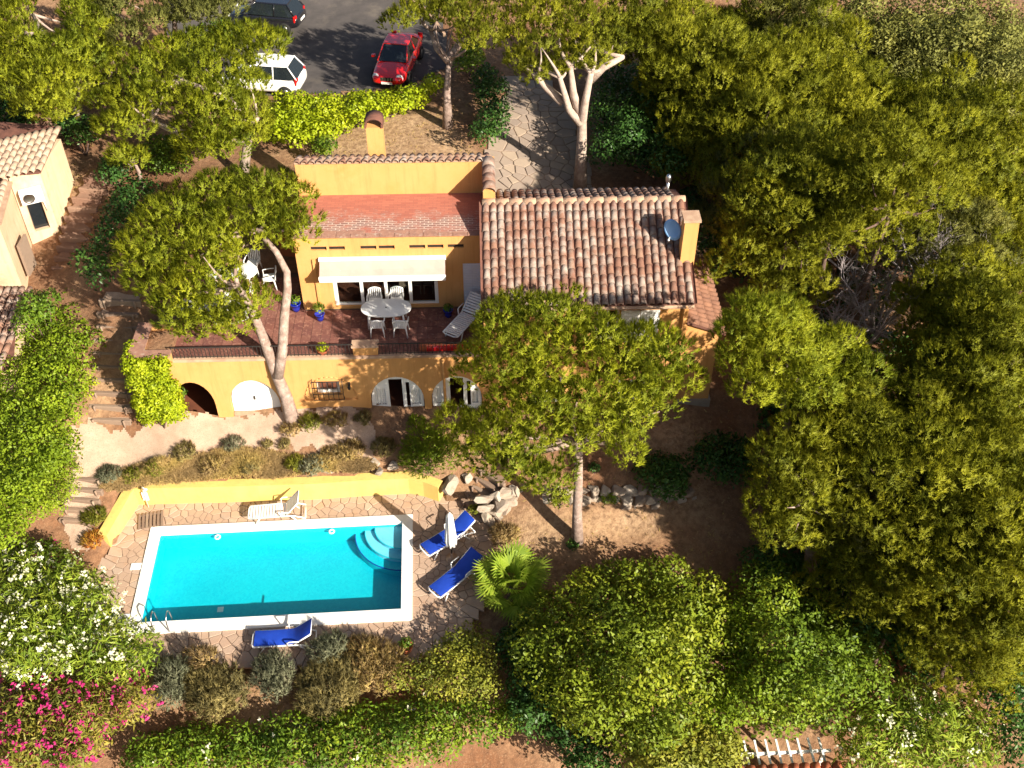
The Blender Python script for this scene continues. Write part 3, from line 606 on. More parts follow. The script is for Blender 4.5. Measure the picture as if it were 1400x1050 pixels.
# ------------------------------------------------------------------ dry stone walls, boulders
def stone_mesh(k):
    r_ = random.Random(100 + k); bm = bmesh.new(); bmesh.ops.create_icosphere(bm, subdivisions=2, radius=.62)
    ax = [Vector((r_.gauss(0, 1), r_.gauss(0, 1), r_.gauss(0, 1))).normalized() for _ in range(9)]
    for v in bm.verts:
        for a in ax:
            d = v.co.dot(a); lim = .27
            if d > lim: v.co -= a * (d - lim)
        v.co *= r_.uniform(.96, 1.04)
    me = bpy.data.meshes.new('stone'); bm.to_mesh(me); bm.free(); return me
STONES = [stone_mesh(k) for k in range(6)]
def stone_wall(name, label, p0, p1, z0, h, mat, size=.32, depth=.4, cat='stone wall', lean=.25):
    p0 = Vector(p0); p1 = Vector(p1); d = (p1 - p0); Ln = d.length; d.normalize(); nb = Vector((-d.y, d.x, 0)); t = thing(name, label, cat, (p0.x, p0.y, z0(0))); o = t.location.copy()
    core = MB(); core.add([(p0 + nb * .12) - o, p1 + nb * .12 - o + Vector((0, 0, z0(1) - z0(0))), p1 + nb * depth - o, p0 + nb * depth - o], [(0, 1, 2, 3)])
    nr = max(2, int(h / (size * .62)))
    for k in range(nr + 1):
        s = -.05
        while s < Ln:
            w = size * rnd.uniform(.6, 1.6); f = min(1, max(0, (s + w / 2) / Ln)); z = z0(f) + (k + .45) * h / (nr + .5)
            me = rnd.choice(STONES)
            if not me.materials: me.materials.append(M['stone'])
            c = link('stone', me, None, t); c.scale = (w * 1.45, size * rnd.uniform(1.2, 1.7), size * rnd.uniform(.85, 1.25)); c.rotation_euler = (rnd.uniform(-.2, .2), rnd.uniform(-.15, .15), math.atan2(d.y, d.x) + rnd.uniform(-.25, .25))
            q = p0 + d * (s + w / 2) + nb * (lean * k / nr + rnd.uniform(-.03, .03) + (.12 if k == nr else 0)); c.location = (q.x - o.x, q.y - o.y, z - o.z)
            c.material_slots[0].link = 'OBJECT'; c.material_slots[0].material = M[mat]; s += w * .95
    return t
a, b = G(664, 714, .1), G(722, 694, .1)
stone_wall('stone_wall', 'short pale dry stone wall between the log steps and the single pine trunk', a.xy.to_3d(), b.xy.to_3d(), lambda f: .0, .85, 'stone', .36)
a, b = G(742, 700, .2), G(945, 702, .2)
stone_wall('stone_wall', 'long low dry stone wall running right behind the single pine trunk', a.xy.to_3d(), b.xy.to_3d(), lambda f: .15 + .1 * f, .8, 'stone', .36)
a, b = GT(-10, 196), GT(112, 186)
stone_wall('stone_wall', 'reddish dry stone terrace wall behind the cream neighbouring house', a.xy.to_3d(), b.xy.to_3d(), lambda f: tz(a.x + (b.x - a.x) * f, a.y + (b.y - a.y) * f) - .1, .8, 'redstone', .34)
a, b = GT(85, 640), GT(140, 643)
for q, s, lb in [((616, 664), .7, 'big pale boulder at the right end of the yellow pool wall'), ((450, 642), .42, 'round white boulder lying in the planted bed above the yellow wall'), ((376, 646), .2, 'small white rock, one of two close together above the yellow wall'), ((390, 646), .24, 'small white rock, one of two close together above the yellow wall'),
             ((374, 634), .24, 'small white rock just above the two close white rocks'), ((378, 622), .2, 'small pale rock at the border of the gravel path and bed'), ((520, 646), .36, 'grey rock nearest the round clipped bush in the bed'), ((536, 640), .4, 'grey rock tucked beside the round clipped bush'), ((514, 634), .34, 'flat pale rock under the dark low shrub in the bed'), ((700, 672), .4, 'pale rock on top of the short dry stone wall'), ((640, 655), .5, 'pale rock at the head of the log steps')]:
    p = GT(*q); c = link('boulder', STONES[rnd.randrange(6)], None, None, (p.x, p.y, p.z + s * .2)); c.scale = (s * 1.25, s, s * .85); c.rotation_euler = (0, 0, rnd.uniform(0, 6))
    c.material_slots[0].link = 'OBJECT'; c.material_slots[0].material = M['stone']; tag(c, lb, 'rock', 'boulders in the garden beds')
# ------------------------------------------------------------------ log edged steps
def log_steps(name, label, p0, p1, n, w, mat='wood', tread='gravel', cat='steps', rz=None, flat=False, turn=None):
    """n treads from p0 (low) to p1 (high), each with its own riser log"""
    p0 = Vector(p0); p1 = Vector(p1); d = p1 - p0; h = d.z / n; d2 = Vector((d.x, d.y, 0)); run = d2.length / n; ang = math.atan2(d2.y, d2.x)
    t = thing(name, label, cat, p0, ang)
    for i in range(n):
        off = 0 if turn is None else turn * math.sin(i / n * 3)
        MB().box(run * i + .1, run * (i + 1) + .14, -w / 2 + off, w / 2 + off, h * (i + 1) - .35, h * (i + 1) - .03).build('tread', tread, t)
        lg = MB().box(run * i - .06, run * i + .09, -w / 2 - .12 + off, w / 2 + .12 + off, h * i - .12, h * (i + 1) + .01); lg.build('log', mat, t, rot=(0, 0, rnd.uniform(-.02, .02)), bevel=.03)
        for s in (-1, 1) if mat == 'wood' else (): MB().tube([(run * i - .1, s * w * .42 + off, h * i - .1), (run * i - .1, s * w * .42 + off, h * (i + 1) + .06)], .04, 8).build('peg', mat, t)
    return t
log_steps('log_steps', 'straight flight of timber edged steps climbing beside the ivy covered wall', (*G(152, 582, 1.8).xy, 1.8), (*G(168, 402, 4.95).xy, 4.95), 10, 1.35)
log_steps('log_steps', 'gravel steps with timber risers between the round hedge and yellow wall', GT(106, 715), GT(124, 645), 5, 1.05)
log_steps('log_steps', 'short flight of timber steps rising from the deck beside pale boulders', G(648, 697, .04), GT(678, 646), 5, .95, tread='flag_grout')
log_steps('stone_steps', 'narrow stone steps winding past the cream neighbouring house', G(92, 372, 4.3), G(142, 238, 6.0), 10, 1.0, 'redstone', 'redstone', turn=.25)
# ------------------------------------------------------------------ the house
OA = Vector((-2, 31, 1.7)); BF, BU, TZ = 28.7, 31.37, 4.8
house = thing('house', 'yellow villa with arched ground floor, red terrace and a weathered barrel tiled wing', 'house', HW(*OA), HR)
def hp(mb, name, mat, **k): return mb.build(name, mat, house, -OA, **k)
def fz(b): return lambda a, z: Vector((a, b, z))
def hplate(name, mat, loops, b, th): return plate(name, mat, house, loops, fz(b), (0, th, 0), -OA)
A1, A2, A3, A4 = arch(-11.3, -9.85, 1.6, 2.6, 3.72), arch(-9.30, -7.52, 1.6, 2.6, 3.75), arch(-4.25, -2.30, 2.0, 2.6, 3.78), arch(-1.15 - .9, -.2, 2.0, 2.6, 3.76)
outer = [(-11.9, 1.3), (6.9, 1.3), (6.9, 7.0), (-.1, 7.0), (-.1, 4.72), (-11.9, 4.72)]
win_up = rect(3.75, 4.55, 5.3, 6.62); win_low = rect(4.7, 5.7, 2.35, 3.4); win_g = rect(-6.12, -5.30, 2.95, 3.62); win_m = rect(1.6, 2.7, 2.3, 3.6)
hplate('facade_wall', 'stucco', [outer, A1, A2, A3, A4, win_up, win_low, win_g, win_m], BF, .35)
# rooms behind the openings
for a0, a1, z0, z1, d in ((-11.85, -9.6, 1.55, 4.6, 3.0), (-6.4, -5.0, 2.6, 4.0, .6), (-4.6, -2.1, 1.95, 4.2, 2.2), (-2.08, .2, 1.95, 4.2, 2.2), (3.5, 4.7, 5.2, 6.7, 1.5), (4.5, 5.9, 2.2, 3.5, 1.2), (1.4, 2.9, 2.2, 3.8, 1.2)):
    b0 = BF + .36; hp(MB().add([(a0, b0, z0), (a1, b0, z0), (a1, b0 + d, z0), (a0, b0 + d, z0), (a0, b0, z1), (a1, b0, z1), (a1, b0 + d, z1), (a0, b0 + d, z1)], [(0, 1, 2, 3), (4, 5, 6, 7), (1, 2, 6, 5), (3, 0, 4, 7), (2, 3, 7, 6)]), 'room', 'interior')
# garage style white arched door
ad_ = hplate('arched_door', 'white', [arch(-9.28, -7.54, 2.12, 2.6, 3.73)], BF + .16, .05)
for k in range(1, 6): MB().box(-9.27 + k * .288, -9.262 + k * .288, BF + .15, BF + .16, 2.12, 3.2).build('plank_joint', 'lilac_door', ad_)
MB().box(-8.46, -8.42, BF + .11, BF + .16, 2.7, 2.86).build('handle', 'iron', ad_)
hp(MB().box(-9.28, -7.54, BF + .05, BF + .4, 1.55, 2.1), 'door_step', 'mortar')
# glazed arched doors: frame, mullions, panes, white curtains
for (a0, a1) in ((-4.22, -2.33), (-2.02, -.23)):
    o = hplate('arched_glazing', 'white', [arch(a0, a1, 2.02, 2.6, 3.75), rect(a0 + .14, a0 + .52, 2.30, 3.12), rect(a0 + .66, a0 + 1.14, 2.14, 3.58), rect(a0 + 1.27, a0 + 1.40, 2.2, 3.42), rect(a0 + 1.45, a1 - .12, 2.30, 3.05)], BF + .10, .06)
    for q0, q1, z0, z1 in ((a0 + .13, a0 + .53, 2.29, 3.13), (a0 + 1.44, a1 - .11, 2.29, 3.06)):
        cu = MB(); n = 8
        for k in range(n): x0 = q0 + (q1 - q0) * k / n; x1 = q0 + (q1 - q0) * (k + 1) / n; cu.add([(x0, BF + .175 + .035 * (k % 2), z0), (x1, BF + .175 + .035 * ((k + 1) % 2), z0), (x1, BF + .175 + .035 * ((k + 1) % 2), z1), (x0, BF + .175 + .035 * (k % 2), z1)], [(0, 1, 2, 3)])
        cu.build('curtain', 'white_cloth', o)
    MB().box(a0 + .3, a1 - .3, BF + .42, BF + .5, 3.42, 4.1).build('lintel', 'interior', o)
    hp(MB().box(a0 - .05, a1 + .05, BF - .22, BF + .34, 1.7, 1.99), 'door_step', 'mortar')
# grilled window in its shallow blind arch
for zz in (0,):
    mb = MB(); n = 16; cx, w = -5.66, .92
    pts = [(cx + w * math.cos(math.pi * i / n), 2.78 + 1.06 * math.sin(math.pi * i / n)) for i in range(n + 1)]
    for p_, q_ in zip(pts[:-1], pts[1:]): mb.tube([(p_[0], BF - .005, p_[1]), (q_[0], BF - .005, q_[1])], .022, 6)
    hp(mb, 'arch_moulding', 'stucco'); hp(MB().box(-6.62, -4.7, BF - .09, BF + .02, 2.70, 2.78), 'window_sill', 'stucco')
    gw = hp(MB().box(-6.12, -5.30, BF + .16, BF + .2, 2.95, 3.08).box(-6.12, -6.02, BF + .16, BF + .2, 3.08, 3.62).box(-5.40, -5.30, BF + .16, BF + .2, 3.08, 3.62), 'window_frame', 'white')
    MB().box(-6.02, -5.40, BF + .17, BF + .18, 3.08, 3.62).build('pane', 'glass', gw)
    MB().box(-6.0, -5.42, BF + .05, BF + .15, 3.22, 3.66).build('shutter_board', 'interior', gw)
    mb = MB()
    for k in range(7): x = -6.25 + k * 1.08 / 6; mb.tube([(x, BF - .16, 2.86), (x, BF - .16, 3.74)], .014, 6)
    for k in range(4): z = 2.86 + k * .293; mb.tube([(-6.25, BF - .16, z), (-5.17, BF - .16, z)], .014, 6)
    for x in (-6.25, -5.17):
        for z in (2.86, 3.74): mb.tube([(x, BF - .16, z), (x, BF + .02, z)], .014, 6)
    hp(mb, 'window_grille', 'iron')
hp(MB().tube([(-1.55, BF - .06, 1.5), (-1.55, BF - .06, 4.65)], .05, 8), 'downpipe', 'stucco')
hp(MB().box(-4.98, -4.9, BF - .12, BF, 3.45, 3.58).lathe([(.05, 0), (.06, .1), (.02, .14)], (-4.94, BF - .16, 3.38), 8), 'wall_lamp', 'iron')
# white windows of the wing
wf = hp(MB().box(3.75, 4.55, BF + .1, BF + .16, 5.3, 5.4).box(3.75, 3.83, BF + .1, BF + .16, 5.4, 6.62).box(4.47, 4.55, BF + .1, BF + .16, 5.4, 6.62).box(4.11, 4.19, BF + .08, BF + .16, 5.4, 6.62), 'window_frame', 'white')
MB().box(3.83, 4.47, BF + .12, BF + .13, 5.4, 6.62).build('pane', 'glass', wf)
for a0 in (4.60, 5.27):
    sh = hp(MB().box(a0, a0 + .64, BF - .07, BF - .02, 5.25, 6.64), 'shutter', 'white')
    mb = MB()
    for k in range(16): mb.box(a0 + .07, a0 + .57, BF - .088, BF - .07, 5.33 + k * .078, 5.375 + k * .078)
    mb.build('louvres', 'white', sh)
for a0, a1, z0, z1 in ((4.7, 5.7, 2.35, 3.4), (1.6, 2.7, 2.3, 3.6)):
    wf = hp(MB().box(a0, a1, BF + .1, BF + .16, z0, z0 + .09).box(a0, a0 + .09, BF + .1, BF + .16, z0 + .09, z1).box(a1 - .09, a1, BF + .1, BF + .16, z0 + .09, z1).box((a0 + a1) / 2 - .05, (a0 + a1) / 2 + .05, BF + .08, BF + .16, z0 + .09, z1), 'window_frame', 'white')
    MB().box(a0 + .09, a1 - .09, BF + .12, BF + .13, z0 + .09, z1).build('pane', 'glass', wf)
# terrace: slab, pavers, kerb, railing
hp(MB().prism([(-11.9, 28.7), (-.1, 28.7), (-.1, 31.5), (-6.5, 31.5), (-6.5, 33.6), (-11.9, 33.6)], 4.722, TZ - .02), 'terrace_slab', 'grout')
slab = hp(MB().box(-11.88, -.12, BF - .07, BF + .13, 4.724, TZ + .035), 'terrace_edge', 'mortar')
floor = hp(MB().box(-6.6, -.12, BF + .2, BU, TZ - .03, TZ - .015), 'terrace_floor', 'grout')
pm = MB().box(-.165, .165, -.165, .165, -.03, 0).mesh('paver'); pm.materials.append(M['paver']); cnt = 0
def pavers(a0, a1, b0, b1, st=.345):
    global cnt
    nb = int((b1 - b0) / st + .3); na = int((a1 - a0) / st + .3)
    for j in range(nb):
        for i in range(na):
            if cnt >= 300: return
            c = link('paver', pm, None, floor, (a0 + (i + .5) * st, b0 + (j + .5) * st, TZ + rnd.uniform(-.004, .004)), (rnd.uniform(-.006, .006), rnd.uniform(-.006, .006), rnd.randrange(4) * math.pi / 2)); cnt += 1
pavers(-6.6, -.12, BF + .15, BU); pavers(-11.085, -6.6, BF + .15, BF + .15 + 8 * .345); pavers(-8.0, -6.7, BF + .15 + 8 * .345, 33.4)
mb = MB(); b_ = BF + .15 + 8 * .345
while b_ < 33.3:
    a_ = -11.8
    while a_ < -6.7:
        if not (a_ > -8.1): mb.box(a_ + .006, a_ + .336, b_ + .006, b_ + .336, TZ - .03, TZ + rnd.uniform(-.002, .004))
        a_ += .345
    b_ += .345
mb.build('far_pavers', 'paver', floor, kind='stuff')
def railing(a0, a1):
    r_ = hp(MB().box(a0, a1, BF + .01, BF + .05, TZ + .50, TZ + .53).box(a0, a1, BF + .02, BF + .04, TZ + .08, TZ + .10), 'railing', 'iron')
    bm_ = MB().box(-.009, .009, -.009, .009, 0, .47).mesh('baluster'); bm_.materials.append(M['iron']); n = max(2, int((a1 - a0) / .125))
    for k in range(n + 1): link('baluster', bm_, None, r_, (a0 + (a1 - a0) * k / n, BF + .03, TZ + .036))
railing(-10.9, -4.66); railing(-3.78, -.15)
hp(MB().box(-4.66, -3.80, BF - .002, BF + .3, 4.72, 5.2), 'rail_pier', 'stucco'); hp(MB().box(-4.70, -3.76, BF - .05, BF + .34, 5.2, 5.26), 'pier_cap', 'mortar')
hp(MB().box(-2.35, -1.55, BF + .16, BF + .4, TZ + .0, TZ + .24), 'trough_planter', 'terracotta')
hp(MB().box(-2.1, -.2, BF + .12, BF + .155, TZ + .05, TZ + .32), 'red_board', 'car_red')
# planter at the terrace corner
pl = hp(MB().box(-12.3, -11.9, BF - .25, BF + 1.5, 3.6, 5.18).box(-11.9, -10.92, BF - .25, BF - .01, 4.5, 5.18).box(-11.9, -11.0, BF + 1.3, BF + 1.5, TZ, 5.18), 'planter_wall', 'stucco')
MB().box(-12.36, -11.84, BF - .31, BF + 1.56, 5.182, 5.23).box(-11.84, -10.9, BF - .31, BF + .05, 5.182, 5.23).build('planter_cap', 'tile_edge', pl)
MB().box(-11.9, -11.0, BF + .0, BF + 1.3, TZ, 5.05).build('planter_soil', 'soil', pl)
# upper storey facing the terrace
slid = rect(-5.5, -1.72, 4.9, 6.66); dr = rect(-.80, -.14, 4.82, 6.74)
slots = [rect(a, a + .56, 7.42, 7.58) for a in (-6.1, -5.46, -4.36, -3.72, -2.65, -2.01, -1.3)]
hplate('upper_wall', 'stucco', [[(-6.66, 4.7), (.05, 4.7), (.05, 7.98), (-6.66, 7.98)], slid, dr] + slots, BU, .3)
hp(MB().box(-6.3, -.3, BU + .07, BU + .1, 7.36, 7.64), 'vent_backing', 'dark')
hp(MB().box(-6.66, -6.36, BU + .302, 35.4, 2.0, 8.0), 'side_wall', 'stucco'); hp(MB().box(-6.1, -6.02, BU - .06, BU - .002, 4.82, 7.05), 'downpipe', 'stucco')
mb = MB(); b0, d = BU + .33, 3.0
mb.add([(-6.2, b0, 4.83), (-.95, b0, 4.83), (-.95, b0 + d, 4.83), (-6.2, b0 + d, 4.83), (-6.2, b0, 7.2), (-.95, b0, 7.2), (-.95, b0 + d, 7.2), (-6.2, b0 + d, 7.2)], [(0, 1, 2, 3), (4, 5, 6, 7), (1, 2, 6, 5), (3, 0, 4, 7), (2, 3, 7, 6)])
hp(mb, 'living_room', 'interior')
sl = hp(MB().box(-5.5, -1.72, BU + .08, BU + .18, 4.84, 4.97).box(-5.5, -1.72, BU + .08, BU + .18, 6.52, 6.65).box(-5.5, -5.37, BU + .08, BU + .18, 4.97, 6.52).box(-1.85, -1.72, BU + .08, BU + .18, 4.97, 6.52), 'sliding_door_frame', 'white')
for k, a in enumerate((-5.37, -4.49, -3.61, -2.73)):
    MB().box(a, a + .88, BU + .13, BU + .14, 4.97, 6.52).build('pane', 'glass', sl)
    if k: MB().box(a - .055, a + .055, BU + .06, BU + .17, 4.97, 6.52).build('mullion', 'white', sl)
for a in (-3.2, -2.75, -2.3):                                    # ladder back chairs seen through the glass
    ch = MB()
    for s in (0, .32): ch.box(a + s, a + s + .035, BU + 1.0, BU + 1.04, 4.84, 5.75)
    for z in (5.4, 5.55, 5.7): ch.box(a + .035, a + .32, BU + 1.01, BU + 1.03, z, z + .05)
    ch.box(a, a + .355, BU + .7, BU + 1.0, 5.22, 5.26); ch.box(a, a + .04, BU + .7, BU + .74, 4.84, 5.22); ch.box(a + .315, a + .355, BU + .7, BU + .74, 4.84, 5.22)
    hp(ch, 'indoor_chair', 'wood')
dd = hp(MB().box(-.80, -.14, BU + .03, BU + .08, 4.84, 6.74), 'louvred_door', 'lilac_door')
for a in (-.77, -.455):
    mb = MB()
    for k in range(24): mb.box(a, a + .285, BU + .012, BU + .03, 4.93 + k * .074, 4.975 + k * .074)
    mb.build('louvres', 'lilac_door', dd)
# awning
aw = hp(MB().box(-5.86, -1.38, BU - .14, BU - .02, 7.02, 7.14), 'awning_case', 'white')
cl = MB(); n = 12
for k in range(n):
    x0 = -5.83 + 4.42 * k / n; x1 = -5.83 + 4.42 * (k + 1) / n; s0 = .02 * math.sin(k * 2.2); s1 = .02 * math.sin((k + 1) * 2.2)
    cl.add([(x0, BU - .1, 7.08), (x1, BU - .1, 7.08), (x1, BU - .36, 6.82 + s1), (x0, BU - .36, 6.82 + s0), (x0, BU - .60, 6.68), (x1, BU - .60, 6.68)], [(0, 1, 2, 3), (3, 2, 5, 4)])
c_ = cl.build('awning_cloth', 'awning', aw); sm = c_.modifiers.new('s', 'SOLIDIFY'); sm.thickness = .008
MB().box(-5.85, -1.39, BU - .67, BU - .59, 6.60, 6.71).box(-5.84, -1.40, BU - .65, BU - .635, 6.50, 6.60).build('front_bar', 'white', aw)
mb = MB()
for a in (-5.5, -1.75): mb.tube([(a, BU - .05, 7.0), (a + (.5 if a < -3 else -.5), BU - .3, 6.82), (a, BU - .62, 6.66)], .02, 6)
mb.build('awning_arms', 'white', aw)
# flat tiled roof, edge tiles, cornice
hp(MB().box(-6.66, .05, BU - .06, BU + .3, 7.982, 8.06), 'cornice', 'stucco')
pr = hp(MB().add([(-6.66, BU + .02, 8.10), (.0, BU + .02, 8.10), (.0, 33.62, 8.24), (-6.66, 33.62, 8.24), (-6.66, BU + .02, 7.99), (.0, BU + .02, 7.99), (.0, 33.62, 7.99), (-6.66, 33.62, 7.99)], [(0, 1, 2, 3), (0, 4, 5, 1), (1, 5, 6, 2), (2, 6, 7, 3), (3, 7, 4, 0)]), 'flat_roof', 'brickpink')
pr.data.transform(Matrix.Translation((0, -33.6, 0))); pr.location.y += 33.6
et = MB().sweep([(-.16, -.01), (.2, .0), (.2, .035), (-.16, .03)], 'x', -.245, .245).mesh('edge_tile'); et.materials.append(M['tile_edge'] if 'tile_edge' in M else M['tile'])
for k in range(13): link('edge_tile', et, None, house, Vector((-6.40 + k * .505, BU - .02, 8.065 + rnd.uniform(0, .01))) - OA, (.03, 0, rnd.uniform(-.01, .01)))
# back parapet with scalloped tile coping
hp(MB().box(-6.64, .40, 33.6, 33.9, 2.0, 9.55), 'parapet', 'stucco')
hp(MB().box(-6.6, .3, 33.9, 35.4, 2.0, 8.6), 'rear_block', 'stucco')
def tile_me(n=8, r0=.118, r1=.098, L=.44, th=.016, name='roof_tile'):
    vs = []
    for y, r in ((0, r0), (L, r1)):
        for rr_ in (r, r - th):
            for k in range(n + 1): t = math.pi * k / n; vs.append((rr_ * math.cos(t), y, rr_ * math.sin(t) * .92))
    m_ = n + 1; fs = []
    for k in range(n): fs += [(k, k + 1, 2 * m_ + k + 1, 2 * m_ + k), (m_ + k + 1, m_ + k, 3 * m_ + k, 3 * m_ + k + 1), (k + 1, k, m_ + k, m_ + k + 1), (2 * m_ + k, 2 * m_ + k + 1, 3 * m_ + k + 1, 3 * m_ + k)]
    mb = MB(); mb.add(vs, fs, True); me = mb.mesh(name); me.materials.append(M['tile']); return me
TILE = tile_me()
for k in range(26):
    for j in range(2): link('coping_tile', TILE, None, house, Vector((-6.56 + k * .268, 33.50 + j * .34, 9.60 - j * .09 + rnd.uniform(-.01, .015))) - OA, (-.22, 0, rnd.uniform(-.05, .05)))
hp(MB().box(-6.64, .3, 33.56, 33.92, 9.552, 9.60), 'coping_bed', 'mortar')
# raised side wall between the flat roof and the tiled wing
hp(MB().sweep([(32.25, 7.6), (33.6, 7.6), (33.6, 9.55), (32.25, 9.2)], 'x', -.02, .40), 'party_wall', 'stucco')
pw_t = tile_me(6, .235, .22, .40, .02, 'coping_tile')
for k in range(4): link('coping_tile', pw_t, None, house, Vector((.19, 32.20 + k * .36, 9.17 + k * .094)) - OA, (.255, rnd.uniform(-.04, .04), 0))
# ---- barrel tiled wing
EB, EZ, RB, RZ, WA0, WA1 = 28.40, 7.12, 32.05, 8.86, -.08, 6.98
pit = math.atan2(RZ - EZ, RB - EB); SL = math.hypot(RB - EB, RZ - EZ)
hp(MB().sweep([(BF + .36, 4.6), (33.4, 4.6), (33.4, 8.05), (RB, 8.72), (BF + .36, 7.05)], 'x', -.1, .2), 'wing_side_wall', 'stucco')
hp(MB().sweep([(BF + .36, 1.4), (33.4, 1.4), (33.4, 8.05), (RB, 8.72), (BF + .36, 7.05)], 'x', 6.6, 6.9), 'gable_wall', 'stucco')
hp(MB().box(.2, 6.6, 33.1, 33.4, 1.4, 8.0), 'back_wall', 'stucco')
roof = hp(MB().sweep([(EB, EZ - .04), (RB, RZ - .04), (33.75, 8.16), (33.75, 8.06), (RB, RZ - .14), (EB, EZ - .14)], 'x', WA0, WA1), 'roof', 'tile_under')
NC, NR = 27, 11; pitch = (WA1 - WA0) / NC
for i in range(NC):
    ph = rnd.uniform(-.09, .09)
    for j in range(NR):
        s = j * (SL - .06) / NR + (ph * min(1, j, NR - 1 - j))
        link('roof_tile', TILE, None, roof, (WA0 + (i + .5) * pitch + rnd.uniform(-.008, .008), EB - .04 + s * math.cos(pit), EZ - .0 + s * math.sin(pit) + rnd.uniform(.0, .012)), (pit - .02, rnd.uniform(-.05, .05), rnd.uniform(-.03, .03)))
mb = MB(); n = 5
for i in range(NC + 1):                                          # channel tiles between the rows
    c = WA0 + i * pitch; prof = [(c + .085 * math.cos(math.pi + math.pi * k / n), .06 + .075 * math.sin(math.pi + math.pi * k / n)) for k in range(n + 1)]
    for j in range(NR):
        s0 = j * SL / NR; s1 = (j + 1) * SL / NR + .03
        vs = [(x, EB - .06 + s0 * math.cos(pit), EZ + z + .012 + s0 * math.sin(pit)) for x, z in prof] + [(x, EB - .06 + s1 * math.cos(pit), EZ + z + s1 * math.sin(pit)) for x, z in prof]
        mb.add(vs, [(k, k + 1, n + 2 + k, n + 1 + k) for k in range(n)], True)
mb.build('channel_tiles', 'tile_under', roof, kind='stuff')
def tiles_joined(mb, org, ang_z, pit_, n_col, n_row, pt, ln):
    base = np.array([v.co[:] for v in TILE.vertices]); F = [tuple(p.vertices) for p in TILE.polygons]
    for i in range(n_col):
        for j in range(n_row):
            mt = Matrix.Translation(org) @ Matrix.Rotation(ang_z, 4, 'Z') @ Matrix.Rotation(pit_, 4, 'X') @ Matrix.Translation(((i + .5) * pt + rnd.uniform(-.01, .01), j * ln, rnd.uniform(0, .015))) @ Matrix.Rotation(rnd.uniform(-.04, .04), 4, 'Z')
            mb.add([mt @ Vector(v) for v in base], F, True)
mb = MB(); tiles_joined(mb, (WA1 - .25, 33.74, 8.16), math.pi, math.atan2(RZ - 8.16, 33.75 - RB), 26, 4, pitch, .42)
mb.build('back_slope_tiles', 'tile', roof, kind='stuff')
rt = tile_me(8, .16, .15, .50, .02, 'ridge_tile'); rt.materials.clear(); rt.materials.append(M['mortar'])
for k in range(15): link('ridge_tile', rt, None, roof, (WA0 + .02 + k * .47, RB, RZ - .03), (0, 0, -math.pi / 2)) 
gt = MB(); pf = [(.075 * math.cos(math.pi + math.pi * k / 8), .075 * math.sin(math.pi + math.pi * k / 8)) for k in range(9)]
gt.add([(x_, EB - .13 + y, EZ - .03 + z) for x_ in (WA0 + .02, WA1) for y, z in pf] + [(x_, EB - .13 + y * .86, EZ - .03 + z * .86) for x_ in (WA0 + .02, WA1) for y, z in pf], [(k, k + 1, 9 + k + 1, 9 + k) for k in range(8)] + [(18 + k + 1, 18 + k, 27 + k, 27 + k + 1) for k in range(8)] + [(0, 18, 27, 9), (8, 17, 35, 26)], True)
gu = hp(gt, 'gutter', 'mortar')
hp(MB().box(WA0 + .05, WA1 - .05, EB + .0, BF - .002, EZ - .23, EZ - .142), 'soffit', 'stucco')
hp(MB().tube([(6.72, EB - .12, EZ - .1), (6.72, BF - .05, EZ - .35), (6.72, BF - .05, 3.2)], .05, 8), 'downpipe', 'stucco')
# chimney on the wing and the dish beside it
hp(MB().box(6.62, 7.10, 29.75, 30.25, 6.8, 9.45), 'chimney', 'stucco'); hp(MB().box(6.57, 7.15, 29.70, 30.30, 9.452, 9.55), 'chimney_cap', 'mortar')
hp(MB().box(-4.15, -3.57, 34.75, 35.3, 8.4, 10.28), 'chimney', 'stucco')
cc_ = MB(); pf = [(math.cos(math.pi * k / 8), math.sin(math.pi * k / 8)) for k in range(9)]
cc_.add([(-3.86 + .33 * x, b, 10.42 + .24 * z) for b in (34.7, 35.35) for x, z in pf] + [(-3.86 + .28 * x, b, 10.42 + .19 * z) for b in (34.7, 35.35) for x, z in pf], [(k, k + 1, 10 + k, 9 + k) for k in range(8)] + [(19 + k, 18 + k, 27 + k, 28 + k) for k in range(8)] + [(k + 1, k, 18 + k, 19 + k) for k in range(8)] + [(9 + k, 10 + k, 28 + k, 27 + k) for k in range(8)], True)
for a in (-4.19, -3.6): cc_.box(a, a + .07, 34.7, 35.35, 10.28, 10.44)
hp(cc_, 'chimney_cowl', 'tile_under')
hp(MB().tube([(6.55, 33.0, 8.1), (6.55, 33.0, 9.0)], .06, 10).lathe([(.09, 0), (.10, .05), (.10, .22), (.05, .3)], (6.55, 33.0, 8.95), 10), 'flue_pipe', 'steel')
# lower lean-to on the right
hp(MB().sweep([(6.902, 1.6), (8.1, 1.6), (8.1, 5.50), (6.902, 5.97)], 'y', BF + .1, 33.0), 'lean_to_wall', 'stucco'); hp(MB().box(6.95, 8.18, BF + .04, 33.05, 1.2, 2.3), 'stone_plinth', 'stone')
lt = hp(MB().sweep([(6.9, 5.99), (8.3, 5.44), (8.3, 5.50), (6.9, 6.05)], 'y', BF - .05, 33.1), 'lean_to_roof', 'tile_under')
mb = MB(); tiles_joined(mb, (8.32, BF - .02, 5.5), math.pi / 2, math.atan2(.55, 1.4), 17, 4, .252, .36); mb.build('lean_to_tiles', 'tile_brown', lt, kind='stuff')
